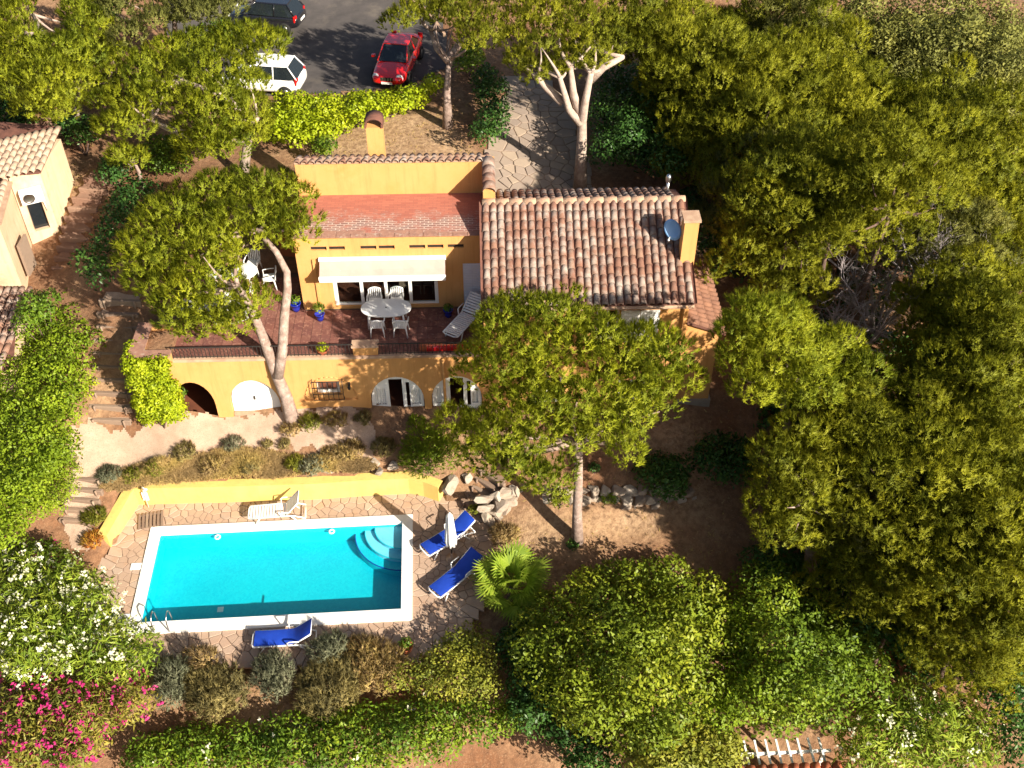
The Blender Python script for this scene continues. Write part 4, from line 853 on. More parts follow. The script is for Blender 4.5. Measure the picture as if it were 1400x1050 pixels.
# stub wall at the back left corner
hp(MB().sweep([(35.4, 5.0), (37.2, 5.0), (37.2, 7.0), (35.4, 8.7)], 'x', -6.6, -6.3), 'buttress', 'stucco')
hp(MB().box(-7.9, -6.7, 34.6, 36.0, 4.5, 6.4), 'side_store', 'terracotta')
dish = thing('satellite_dish', 'pale blue satellite dish on a bracket beside the wing chimney', 'satellite dish', HW(6.45, 30.5, 8.55), HR)
md = MB(); pf = [(.0, .0), (.12, .008), (.24, .035), (.34, .075), (.345, .09), (.24, .05), (.12, .022), (0, .014)]
md.lathe(pf, (0, 0, 0), 24, False); dm = md.build('reflector', 'water_blue', dish, (-.1, -.2, .25), (R(62), R(-28), 0)); dm.scale = (.8, 1.1, 1)
MB().tube([(-.1, -.12, .2), (.05, -.05, .12), (.3, -.1, .1)], .022, 8).build('arm', 'steel', dish); MB().tube([(-.12, -.2, .02), (-.3, -.6, .1)], .012, 6).tube([(-.3, -.6, .1), (-.28, -.66, .13)], .03, 8).build('feed_horn', 'white', dish)
# ------------------------------------------------------------------ loungers
def lounger(name, label, p, rz, frame, cloth, back=48, group=None, pad=True):
    t = thing(name, label, 'lounger', p, rz, group); hx = .28; a = R(back); Lb = .78; z0 = .36; w = .30
    ex, ez = hx + Lb * math.cos(a), z0 + Lb * math.sin(a)
    fr = MB()
    for s in (-1, 1):
        fr.tube([(-.98, s * w, z0 - .02), (hx, s * w, z0 - .02), (.62, s * w, z0 - .06)], .028, 8)
        fr.tube([(hx, s * w, z0), (ex, s * w, ez)], .025, 8)
        fr.tube([(.62, s * w * 1.05, z0 - .05), (.95, s * w * 1.05, .16)], .026, 8)
    fr.tube([(-.98, -w, z0 - .02), (-1.03, -w * .6, z0 - .03), (-1.03, w * .6, z0 - .03), (-.98, w, z0 - .02)], .028, 8); fr.tube([(ex, -w, ez), (ex, w, ez)], .025, 8); fr.tube([(.95, -w * 1.05, .16), (.95, w * 1.05, .16)], .022, 8)
    fr.build('frame', frame, t)
    for x in (-.72, .55):
        for s in (-1, 1): MB().tube([(x - .10 * (1 if x < 0 else -1) * -1, s * w, z0 - .03), (x + (-.1 if x < 0 else .14), s * (w + .02), 0.0)], .026, 8).build('leg', frame, t)
    for s in (-1, 1): MB().tube([(.1, s * (w + .03), z0), (.12, s * (w + .06), z0 + .2), (.2, s * (w + .06), z0 + .23), (.48, s * (w + .06), z0 + .22)], .022, 8).build('armrest', frame, t)
    if pad:
        mb = MB(); pts = [(-.97, z0 + .015), (-.5, z0 - .005), (0, z0), (hx - .04, z0 + .012), (hx + .1, z0 + .10), (hx + Lb * .5 * math.cos(a), z0 + Lb * .5 * math.sin(a)), (ex + .01, ez + .01)]; n = len(pts)
        vs = [(x, s * (w - .015), z + dz) for dz in (.0, .035) for x, z in pts for s in (-1, 1)]
        fs = [(2 * i, 2 * i + 1, 2 * i + 3, 2 * i + 2) for i in range(n - 1)] + [(2 * n + 2 * i, 2 * n + 2 * i + 2, 2 * n + 2 * i + 3, 2 * n + 2 * i + 1) for i in range(n - 1)]
        fs += [(2 * i, 2 * i + 2, 2 * n + 2 * i + 2, 2 * n + 2 * i) for i in range(n - 1)] + [(2 * i + 1, 2 * n + 2 * i + 1, 2 * n + 2 * i + 3, 2 * i + 3) for i in range(n - 1)] + [(0, 2 * n, 2 * n + 1, 1), (2 * n - 2, 2 * n - 1, 4 * n - 1, 4 * n - 2)]
        mb.add(vs, fs, True); mb.build('sling', cloth, t, bevel=.01)
    else:
        sl = MB().box(-.035, .035, -w + .02, w - .02, -.01, .01).mesh('slat'); sl.materials.append(M[frame])
        for k in range(13): link('slat', sl, None, t, (-.93 + k * .098, 0, z0))
        for k in range(8): link('slat', sl, None, t, (hx + (.08 + k * .1) * math.cos(a), 0, z0 + (.08 + k * .1) * math.sin(a)), (0, -a, 0))
    return t
def dirz(p, q): d = q - p; return math.atan2(d.y, d.x)
fz_ = .013
lounger('sun_lounger', 'blue lounger with white frame alone on the front edge of the pool', G(392, 880, fz_), R(4), 'plastic', 'blue_cloth', 40, 'blue loungers by the pool')
lounger('sun_lounger', 'blue lounger under the closed white parasol beside the pool', G(613, 742, fz_), dirz(G(582, 752), G(642, 716)), 'plastic', 'blue_cloth', 30, 'blue loungers by the pool')
lounger('sun_lounger', 'dark blue lounger beside the fan palm at the pool corner', G(624, 795, fz_), dirz(G(603, 805), G(644, 772)), 'plastic', 'blue_cloth', 24, 'blue loungers by the pool')
lounger('slatted_lounger', 'white slatted plastic lounger standing before the yellow pool wall', G(382, 706, fz_), R(6), 'plastic', None, 50, None, False)
lounger('slatted_lounger', 'white slatted lounger on the red terrace beside the louvred door', G(636, 446, TZ + .01), dirz(G(617, 460, TZ), G(650, 425, TZ)), 'plastic', None, 38, None, False)
lounger('slatted_lounger', 'white lounger on the terrace half hidden under the pine crown', G(318, 424, TZ + .01), R(-62), 'plastic', None, 40, None, False)
lounger('slatted_lounger', 'white lounger deep under the pine crown near the planter', G(278, 432, TZ + .01), R(-15), 'plastic', None, 40, None, False)
# closed parasol
pp = G(618, 764, fz_); t = thing('parasol', 'closed white parasol standing beside two blue loungers', 'parasol', pp)
MB().tube([(0, 0, 0), (0, 0, 2.42)], .022, 8).build('pole', 'iron', t); MB().lathe([(.22, 0), (.22, .05), (.05, .08), (.04, .3)], (0, 0, 0), 16).build('base', 'mortar', t)
mb = MB(); prof = [(.06, .75), (.17, .8), (.19, 1.1), (.15, 1.5), (.12, 1.9), (.10, 2.25), (.03, 2.42), (.0, 2.45)]; n = 24; vs = []
for r_, z in prof:
    for k in range(n): th = 2 * math.pi * k / n; q = r_ * (1 + .28 * math.cos(8 * th + z)); vs.append((q * math.cos(th), q * math.sin(th), z))
mb.add(vs, [(i * n + k, i * n + (k + 1) % n, (i + 1) * n + (k + 1) % n, (i + 1) * n + k) for i in range(len(prof) - 1) for k in range(n)], True); mb.build('canopy', 'white_cloth', t)
# shower corner: duckboard and wall shower
sc = G(206, 712, fz_); t = thing('duckboard', 'small slatted wooden shower duckboard in the corner of the yellow wall', 'duckboard', sc, R(12))
for y in (-.28, .28): MB().box(-.42, .42, y - .025, y + .025, 0, .03).build('batten', 'wood', t)
for k in range(7): MB().box(-.42 + k * .13, -.34 + k * .13, -.36, .36, .03, .05).build('slat', 'wood', t)
ws = G(196, 690, 0); t = thing('garden_shower', 'white wall shower post in the corner of the yellow pool wall', 'shower', (ws.x + .22, ws.y - .12, fz_))
MB().tube([(0, 0, 0), (0, 0, 1.05), (.05, -.05, 1.12), (.16, -.14, 1.12)], .02, 8).build('pipe', 'white', t); MB().lathe([(.02, .03), (.08, .0), (.08, -.015)], (.16, -.14, 1.1), 12).build('shower_head', 'white', t); MB().box(-.1, .1, .01, .05, .35, .75).build('panel', 'white', t)
# ------------------------------------------------------------------ pots
def pot(name, label, p, mat, r_=.17, h=.3, leaf='leaf', lh=.25, cat='plant pot', spiky=False):
    t = thing(name, label, cat, p); MB().lathe([(r_ * .68, 0), (r_ * .85, h * .4), (r_, h * .92), (r_ * 1.1, h * .93), (r_ * 1.1, h), (r_ * .92, h), (r_ * .9, h * .85), (0, h * .84)], (0, 0, 0), 18).build('pot', mat, t)
    lb = [(0, 0, h + lh * .5, r_ * 1.1, lh * .6)] + [(r_ * .6 * math.cos(a), r_ * .6 * math.sin(a), h + lh * .45, r_ * .6, lh * .5) for a in (0, 1.6, 3.1, 4.7)]
    link('plant', (needle_mesh('plant', lb, leaf, rng, dens=900, needles=8, length=.16, width=.012) if spiky else leaf_mesh('plant', lb, leaf, rng, dens=2600, length=.08, width=.045)), None, t, kind='stuff'); return t
pot('plant_pot', 'cobalt blue glazed pot at the corner of the upper wall, furthest left of three', G(405, 424, TZ), 'blue_glaze', .19, .34, 'leaf', .3)
pot('plant_pot', 'cobalt blue glazed pot with a spiky plant left of the sliding doors', G(438, 437, TZ), 'blue_glaze', .17, .3, 'palm', .4, spiky=True)
pot('plant_pot', 'dark blue glazed pot between the sliding doors and the louvred door', G(613, 432, TZ), 'blue_glaze', .17, .3, 'leaf', .2)
pot('plant_pot', 'round terracotta pot with a green plant at the pool deck corner', G(556, 890, fz_), 'terracotta', .2, .28, 'leaf', .3)
pot('plant_pot', 'terracotta pot with yellow blooms at the terrace railing', G(442, 483, TZ), 'terracotta', .2, .2, 'ivy', .2)
# ------------------------------------------------------------------ plastic table and chairs
def chair(label, p, rz, group='white plastic chairs on the terrace'):
    t = thing('plastic_chair', label, 'chair', p, rz, group); w = .235
    MB().box(-w, w, -.22, .22, .41, .44).build('seat', 'plastic', t, bevel=.015)
    for sx in (-1, 1):
        for sy in (-1, 1): MB().tube([(sx * (w - .03), sy * .18, .42), (sx * (w + .015), sy * .235, 0)], [.028, .022], 8).build('leg', 'plastic', t)
        MB().tube([(sx * (w + .01), -.2, .42), (sx * (w + .03), -.2, .62), (sx * (w + .03), .05, .65), (sx * w, .22, .66)], .022, 8).build('armrest', 'plastic', t)
    bk = MB(); n = 7; hts = [.80 + .07 * math.sin(math.pi * k / (n - 1)) for k in range(n)]
    for k in range(n): x = -w + .02 + k * (2 * w - .04) / (n - 1); bk.box(x - .02, x + .02, .21 + .0, .235, .44, hts[k], Matrix.Translation((0, .0, 0)))
    bk.tube([(-w + .02 + k * (2 * w - .04) / (n - 1), .222, hts[k]) for k in range(n)], .024, 8); o = bk.build('backrest', 'plastic', t); o.data.transform(Matrix.Translation((0, .2, .44)) @ Matrix.Rotation(R(-13), 4, 'X') @ Matrix.Translation((0, -.2, -.44)))
    return t
chair('white plastic armchair behind the oval table, left of the two by the glass', G(514, 425, TZ), R(4))
chair('white plastic armchair behind the oval table, right of the two by the glass', G(543, 424, TZ), R(-3))
chair('white plastic chair at the railing side of the oval table, left one', G(517, 456, TZ), R(182))
chair('white plastic chair at the railing side of the oval table, right one', G(549, 456, TZ), R(177))
t = thing('oval_table', 'oval white plastic dining table on the red terrace', 'table', G(530, 442, TZ), HR)
mb = MB(); n = 36; el = [(math.copysign(abs(math.cos(2 * math.pi * k / n)) ** .75, math.cos(2 * math.pi * k / n)) * .90, math.copysign(abs(math.sin(2 * math.pi * k / n)) ** .85, math.sin(2 * math.pi * k / n)) * .50) for k in range(n)]
mb.prism(el, .70, .735); mb.build('tabletop', 'plastic', t, bevel=.012); MB().prism([(x * .92, y * .9) for x, y in el], .64, .699).build('apron', 'plastic', t)
for sx in (-1, 1):
    for sy in (-1, 1): MB().tube([(sx * .6, sy * .3, .66), (sx * .66, sy * .34, 0)], [.04, .028], 8).build('leg', 'plastic', t)
MB().lathe([(.03, 0), (.03, .004)], (0, 0, .736), 10).build('parasol_hole', 'dark', t)
t = thing('round_table', 'round white plastic table partly under the pine crown', 'table', G(338, 392, TZ))
MB().lathe([(.48, .70), (.5, .71), (.5, .735), (.0, .735)], (0, 0, 0), 28).build('tabletop', 'plastic', t, bevel=.01)
for k in range(4): a = math.pi / 4 + k * math.pi / 2; MB().tube([(.28 * math.cos(a), .28 * math.sin(a), .7), (.36 * math.cos(a), .36 * math.sin(a), 0)], [.035, .025], 8).build('leg', 'plastic', t)
g2 = 'white chairs around the round table'
chair('white plastic armchair behind the round table under the pine', G(348, 372, TZ), R(-8), g2)
chair('white plastic armchair right of the round table beside the house wall', G(370, 392, TZ), R(-80), g2)
chair('white plastic armchair left of the round table under the pine', G(306, 394, TZ), R(85), g2)
chair('white plastic armchair in front of the round table', G(336, 412, TZ), R(175), g2)
# ------------------------------------------------------------------ parked cars
def car(name, label, p, rz, paint, kind, group='cars parked on the asphalt'):
    t = thing(name, label, 'car', p, rz, group)                   # x forward, y left
    saloon = kind == 'saloon'; L2 = 2.22 if saloon else 1.98; W = .86
    st = [(-L2, .62, .46, .80), (-L2 + .08, .76, .30, .92), (-L2 + .35, .83, .24, .97), (-1.30, W, .2, .97 if saloon else .98), (-.6, W, .18, .96), (.3, W, .18, .94), (.95, W, .2, .90), (1.45, .84, .22, .84), (L2 - .25, .78, .26, .74), (L2 - .06, .68, .32, .66), (L2, .56, .40, .58)]
    vs = []; n = 14
    for x, w, zb, zt in st:
        h = (zt - zb) / 2; zc = (zt + zb) / 2
        for k in range(n):
            a = 2 * math.pi * (k + .5) / n; cx = math.copysign(abs(math.cos(a)) ** .45, math.cos(a)); sz = math.copysign(abs(math.sin(a)) ** .55, math.sin(a)); vs.append((x, w * cx * (1 - .05 * max(0, sz)), zc + h * sz))
    body = MB(); body.add(vs, [(i * n + k, i * n + (k + 1) % n, (i + 1) * n + (k + 1) % n, (i + 1) * n + k) for i in range(len(st) - 1) for k in range(n)] + [tuple(range(n))[::-1], tuple(range((len(st) - 1) * n, len(st) * n))], True)
    b = body.build('body', paint, t); s_ = b.modifiers.new('s', 'SUBSURF'); s_.levels = 1; s_.render_levels = 2
    xr, xf = (-1.55, 1.0) if saloon else (-1.86, .95); rr_, rf = (-.75, .25) if saloon else (-1.45, .2); zt = 1.42 if saloon else 1.47; wb, wt = .76, .58
    base = [(xr, wb * .92), (rr_ - .1, wb), (rf + .2, wb), (xf, wb * .9)]; top = [(rr_, wt * .95), (rr_ + .25, wt), (rf - .1, wt), (rf, wt * .93)]
    gl = MB(); vs = [(x, y * s, .90) for s in (1, -1) for x, y in base] + [(x, y * s, zt) for s in (1, -1) for x, y in top]
    gl.add(vs, [(0, 1, 9, 8), (1, 2, 10, 9), (2, 3, 11, 10), (5, 4, 12, 13), (6, 5, 13, 14), (7, 6, 14, 15), (3, 7, 15, 11), (4, 0, 8, 12), (8, 9, 10, 11, 15, 14, 13, 12)], False); gl.build('windows', 'carglass', t, bevel=.03)
    rf_ = MB(); rf_.add([(x, y * s, z) for z, k_ in ((zt - .015, 1.03), (zt + .03, .96)) for s in (1, -1) for x, y in [(rr_ - .03, wt * .97 * k_), (rr_ + .25, wt * 1.03 * k_), (rf - .1, wt * 1.03 * k_), (rf + .03, wt * .95 * k_)]], [(8, 9, 10, 11, 15, 14, 13, 12), (0, 1, 9, 8), (1, 2, 10, 9), (2, 3, 11, 10), (5, 4, 12, 13), (6, 5, 13, 14), (7, 6, 14, 15), (3, 7, 15, 11), (4, 0, 8, 12)])
    rf_.build('roof', paint, t, bevel=.02)
    for s in (1, -1):
        for (x0, x1) in ((xf - .0, rf), (xr, rr_)): MB().tube([(x0, wb * .93 * s, .9), (x1, wt * .97 * s, zt)], .035, 6).build('pillar', paint, t)
        xm = (rr_ + rf) / 2 - .15; MB().tube([(xm, wb * s, .9), (xm, wt * 1.02 * s, zt)], .035, 6).build('pillar', paint, t)
        MB().box(xf - .42, xf - .22, s * .98 - .09, s * .98 + .09, .93, 1.05).build('mirror', paint, t, bevel=.03)
        MB().lathe([(.0, -.03), (.17, -.02), (.18, .03), (.0, .05)], (0, 0, 0), 14).build('headlight', 'headlamp', t, (L2 - .20, s * .56, .60), (0, R(68), s * R(22)))
        MB().box(-.04, .05, -.12, .12, -.16, .16).build('taillight', 'redlamp', t, (-L2 + .14, s * .66, .80), (0, 0, s * R(-22)), bevel=.02)
        for x in (-1.28, 1.32):
            wlt = MB(); wlt.lathe([(.20, -.1), (.30, -.10), (.315, -.06), (.315, .06), (.30, .10), (.20, .1)], (0, 0, 0), 20, False); w_ = wlt.build('wheel', 'tyre', t, (x, s * .80, .315), (R(90), 0, 0))
            rm = MB(); rm.lathe([(.21, -.085), (.21, .085), (.06, .06 * 1), (0, .06)], (0, 0, 0), 20); rm2 = rm.build('rim', 'steel', w_)
    MB().box(-.02, .02, -.30, .30, -.075, .075).build('grille', 'dark', t, (L2 - .03, 0, .60), (0, R(-18), 0)); MB().box(-.012, .012, -.26, .26, -.055, .055).build('number_plate', 'white', t, (L2 + .005, 0, .42)); MB().box(-.012, .012, -.26, .26, -.055, .055).build('number_plate', 'white', t, (-L2 - .005, 0, .62))
    mb = MB()
    for k in (-.2, -.07, .07, .2): mb.box(-.012, .03, k - .012, k + .012, -.07, .07)
    mb.build('grille_bars', 'steel', t, (L2 - .015, 0, .60), (0, R(-18), 0))
    return t
def onroad(px, py): p = GT(px, py); return Vector((p.x, p.y, p.z + .035))
car('parked_car', 'red saloon car facing the hedge beneath a pine branch', onroad(545, 96), dirz(G(563, 66, 5.35), G(540, 112, 5.35)), 'car_red', 'saloon')
car('parked_car', 'white hatchback with its rear showing beyond a pine crown', onroad(362, 122), R(172), 'car_white', 'hatch')
car('parked_car', 'black hatchback at the far side of the asphalt under a pine', onroad(366, 36), R(168), 'car_black', 'hatch')
# ------------------------------------------------------------------ neighbouring house on the left
NZ, NT = 4.0, 7.6; c1, c2, c3, c4 = Vector((-18.1, 36.1)), Vector((-19.1, 35.6)), Vector((-18.58, 32.8)), Vector((-17.98, 38.45))
nh = thing('neighbour_house', 'cream rendered house with barrel tiled roof and a recessed window, beside the stone steps', 'house', (c1.x, c1.y, NZ)); no = Vector((c1.x, c1.y, NZ))
def nb(mb, name, mat, **k): return mb.build(name, mat, nh, -no, **k)
d12 = (c2 - c1); w12 = d12.length; d12.normalize(); nrm12 = Vector((-d12.y, d12.x, 0))
fmap = lambda s, z: Vector((c1.x + d12.x * s, c1.y + d12.y * s, z))
back = Vector((d12.y, -d12.x, 0)); back = -back if back.y < 0 else back
plate('front_wall', 'cream', nh, [[(0, NZ - .6), (w12, NZ - .6), (w12, NT), (0, NT)], rect(.28, .86, 5.05, 6.35)], fmap, back * .22, -no)
g_ = fmap(.28, 5.05) + back * .2; h_ = fmap(.86, 5.05) + back * .2
gl_ = nb(MB().add([g_, h_, h_ + Vector((0, 0, 1.3)), g_ + Vector((0, 0, 1.3))], [(0, 1, 2, 3)]), 'window_pane', 'carglass')
fr_ = MB(); z1_ = Vector((0, 0, 1.3))
for a_, b_ in ((g_, h_), (h_, h_ + z1_), (h_ + z1_, g_ + z1_), (g_ + z1_, g_)): fr_.tube([a_ - back * .03, b_ - back * .03], .03, 6)
nb(fr_, 'window_frame', 'wood')
mb = MB(); mb.prism([c4[:], (c1.x, c1.y), (c1.x - .3, c1.y + .25), (c4.x - .3, c4.y)], NZ - .6, NT)
nb(mb, 'side_wall', 'cream')
nb(MB().prism([(c2.x - .05, c2.y + .05), (c3.x, c3.y), (c3.x - 7, c3.y - .8), (c2.x - 7, c2.y + .2)], NZ - 1.0, NT - .25), 'long_wing', 'cream')
nb(MB().prism([(c1.x - .4, c1.y + .35), (c4.x - .4, c4.y - .1), (c4.x - 8, c4.y + 1), (c1.x - 8, c1.y - 1.5)], NZ - .6, NT - .3), 'main_block', 'cream')
rfN = nb(MB().add([(c1.x + .12, c1.y - .18, NT + .05), (c4.x + .12, c4.y + .1, NT + .50), (c4.x - 7.5, c4.y + 1.2, NT + .50), (c1.x - 7.5, c1.y - 1.6, NT + .05), (c1.x + .12, c1.y - .18, NT - .02), (c4.x + .12, c4.y + .1, NT + .42), (c4.x - 7.5, c4.y + 1.2, NT + .42), (c1.x - 7.5, c1.y - 1.6, NT - .02)], [(0, 1, 2, 3), (4, 5, 6, 7), (0, 4, 5, 1), (0, 3, 7, 4)]), 'roof', 'tile_under')
ang = math.atan2(-(d12.x), d12.y)
TN = tile_me(8, .125, .11, .46, .016, 'roof_tile'); TN.materials.clear(); TN.materials.append(M['tile_pale'] if 'tile_pale' in M else M['tile'])
ed = (c2 - c1).normalized()
for i in range(14):
    for j in range(6):
        q = Vector((c1.x + .05, c1.y - .18, NT + .09)) + Vector((ed.x, ed.y, 0)) * i * .27 + Vector((.06, 1.0, .19)) * j * .40
        if q.y < c4.y + .1: link('roof_tile', TN, None, rfN, q, (.18, rnd.uniform(-.04, .04), -.06 + rnd.uniform(-.02, .02)))
cp = (c3 - c2).normalized()
cpr = nb(MB().prism([(c2.x - .5, c2.y), (c2.x + .1, c2.y), (c3.x + .1, c3.y), (c3.x - .4, c3.y)], NT - .248, NT - .16), 'wall_coping', 'mortar')
for k in range(9): link('coping_tile', TN, None, cpr, (c2.x - .18 + cp.x * k * .36, c2.y + cp.y * k * .36 - .02, NT - .15), (0, 0, math.pi + math.atan2(-cp.x, cp.y)))
nb(MB().prism([(c3.x - .02, c3.y - .3), (c3.x + .5, c3.y - .4), (c3.x + .9, c3.y - 4.2), (c3.x - 5, c3.y - 4.5), (c3.x - 5, c3.y - .4)], 2.4, 4.15), 'lower_block', 'cream')
lrf = nb(MB().add([(c3.x - .0, c3.y - .35, 4.75), (c3.x - 6, c3.y - .9, 4.75), (c3.x - 6, c3.y - 4.6, 4.2), (c3.x + 1.0, c3.y - 4.3, 4.2)], [(0, 1, 2, 3)]), 'lower_roof', 'tile_under')
mb = MB(); tiles_joined(mb, (c3.x - 2.6, c3.y - 4.4, 4.25), 0.0, .145, 12, 10, .27, .4); mb.build('lower_roof_tiles', 'tile', lrf, kind='stuff')
nb(MB().box(c3.x + .02, c3.x + .12, c3.y + .6, c3.y + 1.4, 4.6, 6.0), 'side_shutter', 'wood')
ac = fmap(.55, 6.75) - back * .2; t = thing('air_conditioner', 'white air conditioning unit on the cream house wall above the window', 'air conditioner', ac, math.atan2(-d12.y, -d12.x))
MB().box(-.42, .42, -.16, .16, -.27, .27).build('case', 'plastic', t, bevel=.02); MB().lathe([(.0, .0), (.2, .0), (.22, .012), (.22, .02), (.18, .02)], (0, 0, 0), 20, False).build('fan_grille', 'steel', t, (-.12, -.165, 0), (R(90), 0, 0)); MB().tube([(.36, .0, -.27), (.36, .1, -.6), (.36, .18, -.9)], .018, 6).build('pipe', 'white', t)
# building at the bottom edge
br = G(1080, 1046, 0.6); t = thing('tiled_outbuilding', 'small outbuilding with bright orange barrel tiles behind the oleander', 'outbuilding', (br.x, br.y, -1.6), R(3))
MB().box(-1.5, 1.5, -2.6, -.1, 0, 1.9).build('wall', 'cream', t); rr0 = MB().box(-1.6, 1.6, -2.7, .05, 1.9, 1.98).build('roof', 'tile_under', t)
TNew = tile_me(8, .15, .13, .5, .018, 'roof_tile'); TNew.materials.clear(); TNew.materials.append(M['tile_new'])
for i in range(10):
    for j in range(6): link('roof_tile', TNew, None, rr0, (-1.42 + i * .315, .1 - j * .44, 2.0 + .0), (.0, 0, math.pi + rnd.uniform(-.02, .02)))
pg = thing('pergola', 'white painted timber pergola rafters behind the orange tiled outbuilding', 'pergola', (br.x, br.y + .6, -1.6), R(3))
for x in (-1.1, 1.2): MB().box(x - .05, x + .05, -.05, .05, 0, 1.75).build('post', 'coping', pg)
MB().box(-1.3, 1.4, -.04, .04, 1.75, 1.83).build('beam', 'coping', pg)
for k in range(8): MB().box(-1.15 + k * .32, -1.09 + k * .32, -.4, .4, 1.83, 1.89).build('rafter', 'coping', pg)
# ------------------------------------------------------------------ pines near the house
g = rng; rr = rnd
def wp(*q): return [Vector(G(*p)) for p in q]
# leaning twin-stemmed pine through the terrace edge
A_poly = [(155, 330), (185, 300), (200, 270), (250, 245), (300, 232), (345, 225), (390, 232), (425, 255), (448, 300), (450, 330), (425, 350), (395, 345), (370, 335), (345, 345), (335, 360), (325, 385), (345, 372), (370, 385), (374, 420), (352, 440), (340, 462), (300, 470), (262, 465), (230, 462), (212, 440), (208, 415), (185, 410), (160, 385)]
A_h = [[(325, 352), (345, 350), (348, 374), (326, 380)], [(314, 404), (326, 404), (326, 418), (314, 416)]]
lobA = px_lobes(A_poly, 6.6, .9, .58, g, rr, A_h, sp=.92, under=.8, tilt=2.6, jz=.3)
b = G(402, 584, 1.8)
tree('pine_tree', 'leaning twin stemmed pine whose crown shades the left of the terrace', b, [[b - Vector((0, 0, .3)), *wp((392, 545, 3.0), (374, 502, 4.4))] + wp((360, 462, 5.6), (348, 432, 6.4), (325, 390, 7.4)), [*wp((380, 515, 4.1), (386, 480, 5.1), (389, 430, 6.3), (393, 395, 7.0), (392, 372, 7.5), (378, 345, 8.0), (352, 315, 8.6))]], .25, lobA, 'pine', 'pine tree', bark='bark', limbs=14)
# round crowned pine in front of the wing
B_poly = [(648, 440), (672, 412), (720, 395), (765, 388), (800, 400), (822, 425), (850, 440), (890, 438), (925, 455), (950, 480), (960, 520), (945, 545), (918, 560), (910, 580), (882, 590), (878, 620), (855, 640), (818, 612), (785, 628), (782, 660), (770, 690), (720, 672), (672, 655), (640, 640), (622, 606), (598, 575), (594, 530), (622, 518), (632, 480)]
B_h = [[(776, 500), (800, 498), (802, 522), (780, 524)], [(620, 530), (668, 528), (668, 552), (622, 555)], [(735, 605), (752, 605), (750, 625), (735, 622)]]
lobB = px_lobes(B_poly, 4.9, .9, .60, g, rr, B_h, sp=1.12, under=.9, tilt=4.6, jz=.4)
b = G(790, 740, .2); top = Vector((b.x - .15, b.y + .35, 4.9))
tree('pine_tree', 'single trunked pine with broad round crown in front of the tiled wing', b, [b - Vector((0, 0, .3)), Vector((b.x - .08, b.y + .03, 1.6)), Vector((b.x - .1, b.y + .12, 3.2)), top], .19, lobB, 'pine', 'pine tree', limbs=13, r1=.7)
# pines behind the house
C_poly = [(680, 100), (690, 60), (680, 20), (700, -20), (780, -30), (860, -25), (910, 0), (915, 50), (900, 80), (870, 82), (845, 78), (835, 105), (800, 110), (765, 105), (730, 118), (700, 115)]
lobC = px_lobes(C_poly, 9.2, .8, .66, g, rr, sp=1.08, scale=34, under=.6, tilt=1.6, jz=.4)
b = GT(793, 262)
tree('pine_tree', 'pine with pale forking branches and red trunk behind the tiled wing', b, [[b - Vector((0, 0, .2)), *wp((795, 205, 6.3), (796, 165, 7.7))] + wp((800, 140, 8.6), (808, 100, 9.8)), wp((794, 168, 7.6), (778, 150, 8.2), (765, 105, 9.7)), wp((794, 160, 7.8), (784, 128, 8.9), (780, 90, 10)), wp((770, 140, 8.4), (745, 118, 9.0), (733, 104, 9.5)), wp((804, 112, 9.3), (825, 92, 9.9), (852, 78, 10.3))], .26, lobC, 'pine_forest', 'pine tree', bark='bark_pale', limbs=12)
D_poly = [(520, 25), (545, -10), (600, -30), (680, -20), (695, 30), (670, 70), (640, 78), (615, 40), (590, 36), (570, 40), (550, 48), (530, 42)]
lobD = px_lobes(D_poly, 9.2, 1.4, .68, g, rr, sp=1.05, scale=31, under=.5, jz=.4)
b = GT(612, 174)
tree('pine_tree', 'pine with dark red trunk standing between red car and stone path', b, [[b - Vector((0, 0, .2)), *wp((611, 130, 6.8), (614, 80, 8.4))], wp((614, 84, 8.3), (597, 66, 8.7), (588, 40, 9.2)), wp((614, 80, 8.4), (632, 55, 9.0), (640, 30, 9.6))], .22, lobD, 'pine_forest', 'pine tree', bark='bark', limbs=10)
E1 = [(120, 165), (150, 130), (160, 90), (200, 60), (235, 40), (300, 30), (345, 22), (384, 30), (398, 58), (390, 82), (366, 92), (368, 125), (366, 160), (360, 200), (330, 215), (290, 222), (250, 225), (235, 190), (210, 175), (215, 195), (180, 200), (140, 190)]
lobE = px_lobes(E1, 8.0, .9, .66, g, rr, [[(208, 155), (232, 160), (225, 190), (205, 185)]], sp=.92, scale=35, under=.9, tilt=2.0, jz=.4)
b = GT(330, 245)
tree('pine_tree', 'wide dense pine spreading over the white car left of the hedge', b, [[b - Vector((0, 0, .2)), *wp((338, 200, 7.0), (345, 175, 7.8), (352, 160, 8.4))], wp((343, 185, 7.5), (333, 162, 8.3), (318, 140, 9.0)), wp((343, 190, 7.3), (260, 190, 7.9), (205, 165, 8.6)), wp((345, 175, 7.8), (300, 130, 9), (250, 110, 9.6))], .21, lobE, 'pine', 'pine tree', bark='bark_pale', limbs=14)
E2 = [(-30, 40), (-20, -20), (40, -30), (110, -25), (150, 20), (148, 75), (128, 105), (112, 135), (100, 168), (60, 168), (22, 155), (10, 135), (-30, 140)]
lobE2 = px_lobes(E2, 9.4, 1.4, .68, g, rr, [[(55, 0), (85, 15), (80, 50), (50, 40)]], sp=.9, scale=32, under=.9, jz=.4)
b = GT(95, 190)
tree('pine_tree', 'pine with bare curling grey branches behind the cream neighbouring house', b, [[b - Vector((0, 0, .2)), *wp((105, 150, 7.4), (110, 120, 8.6))], wp((108, 128, 8.3), (100, 108, 8.9), (75, 112, 9.2)), wp((108, 128, 8.3), (70, 70, 9.4), (45, 20, 10)), wp((60, 50, 9.6), (35, 45, 9.9))], .2, lobE2, 'pine', 'pine tree', bark='bark_pale', limbs=10)
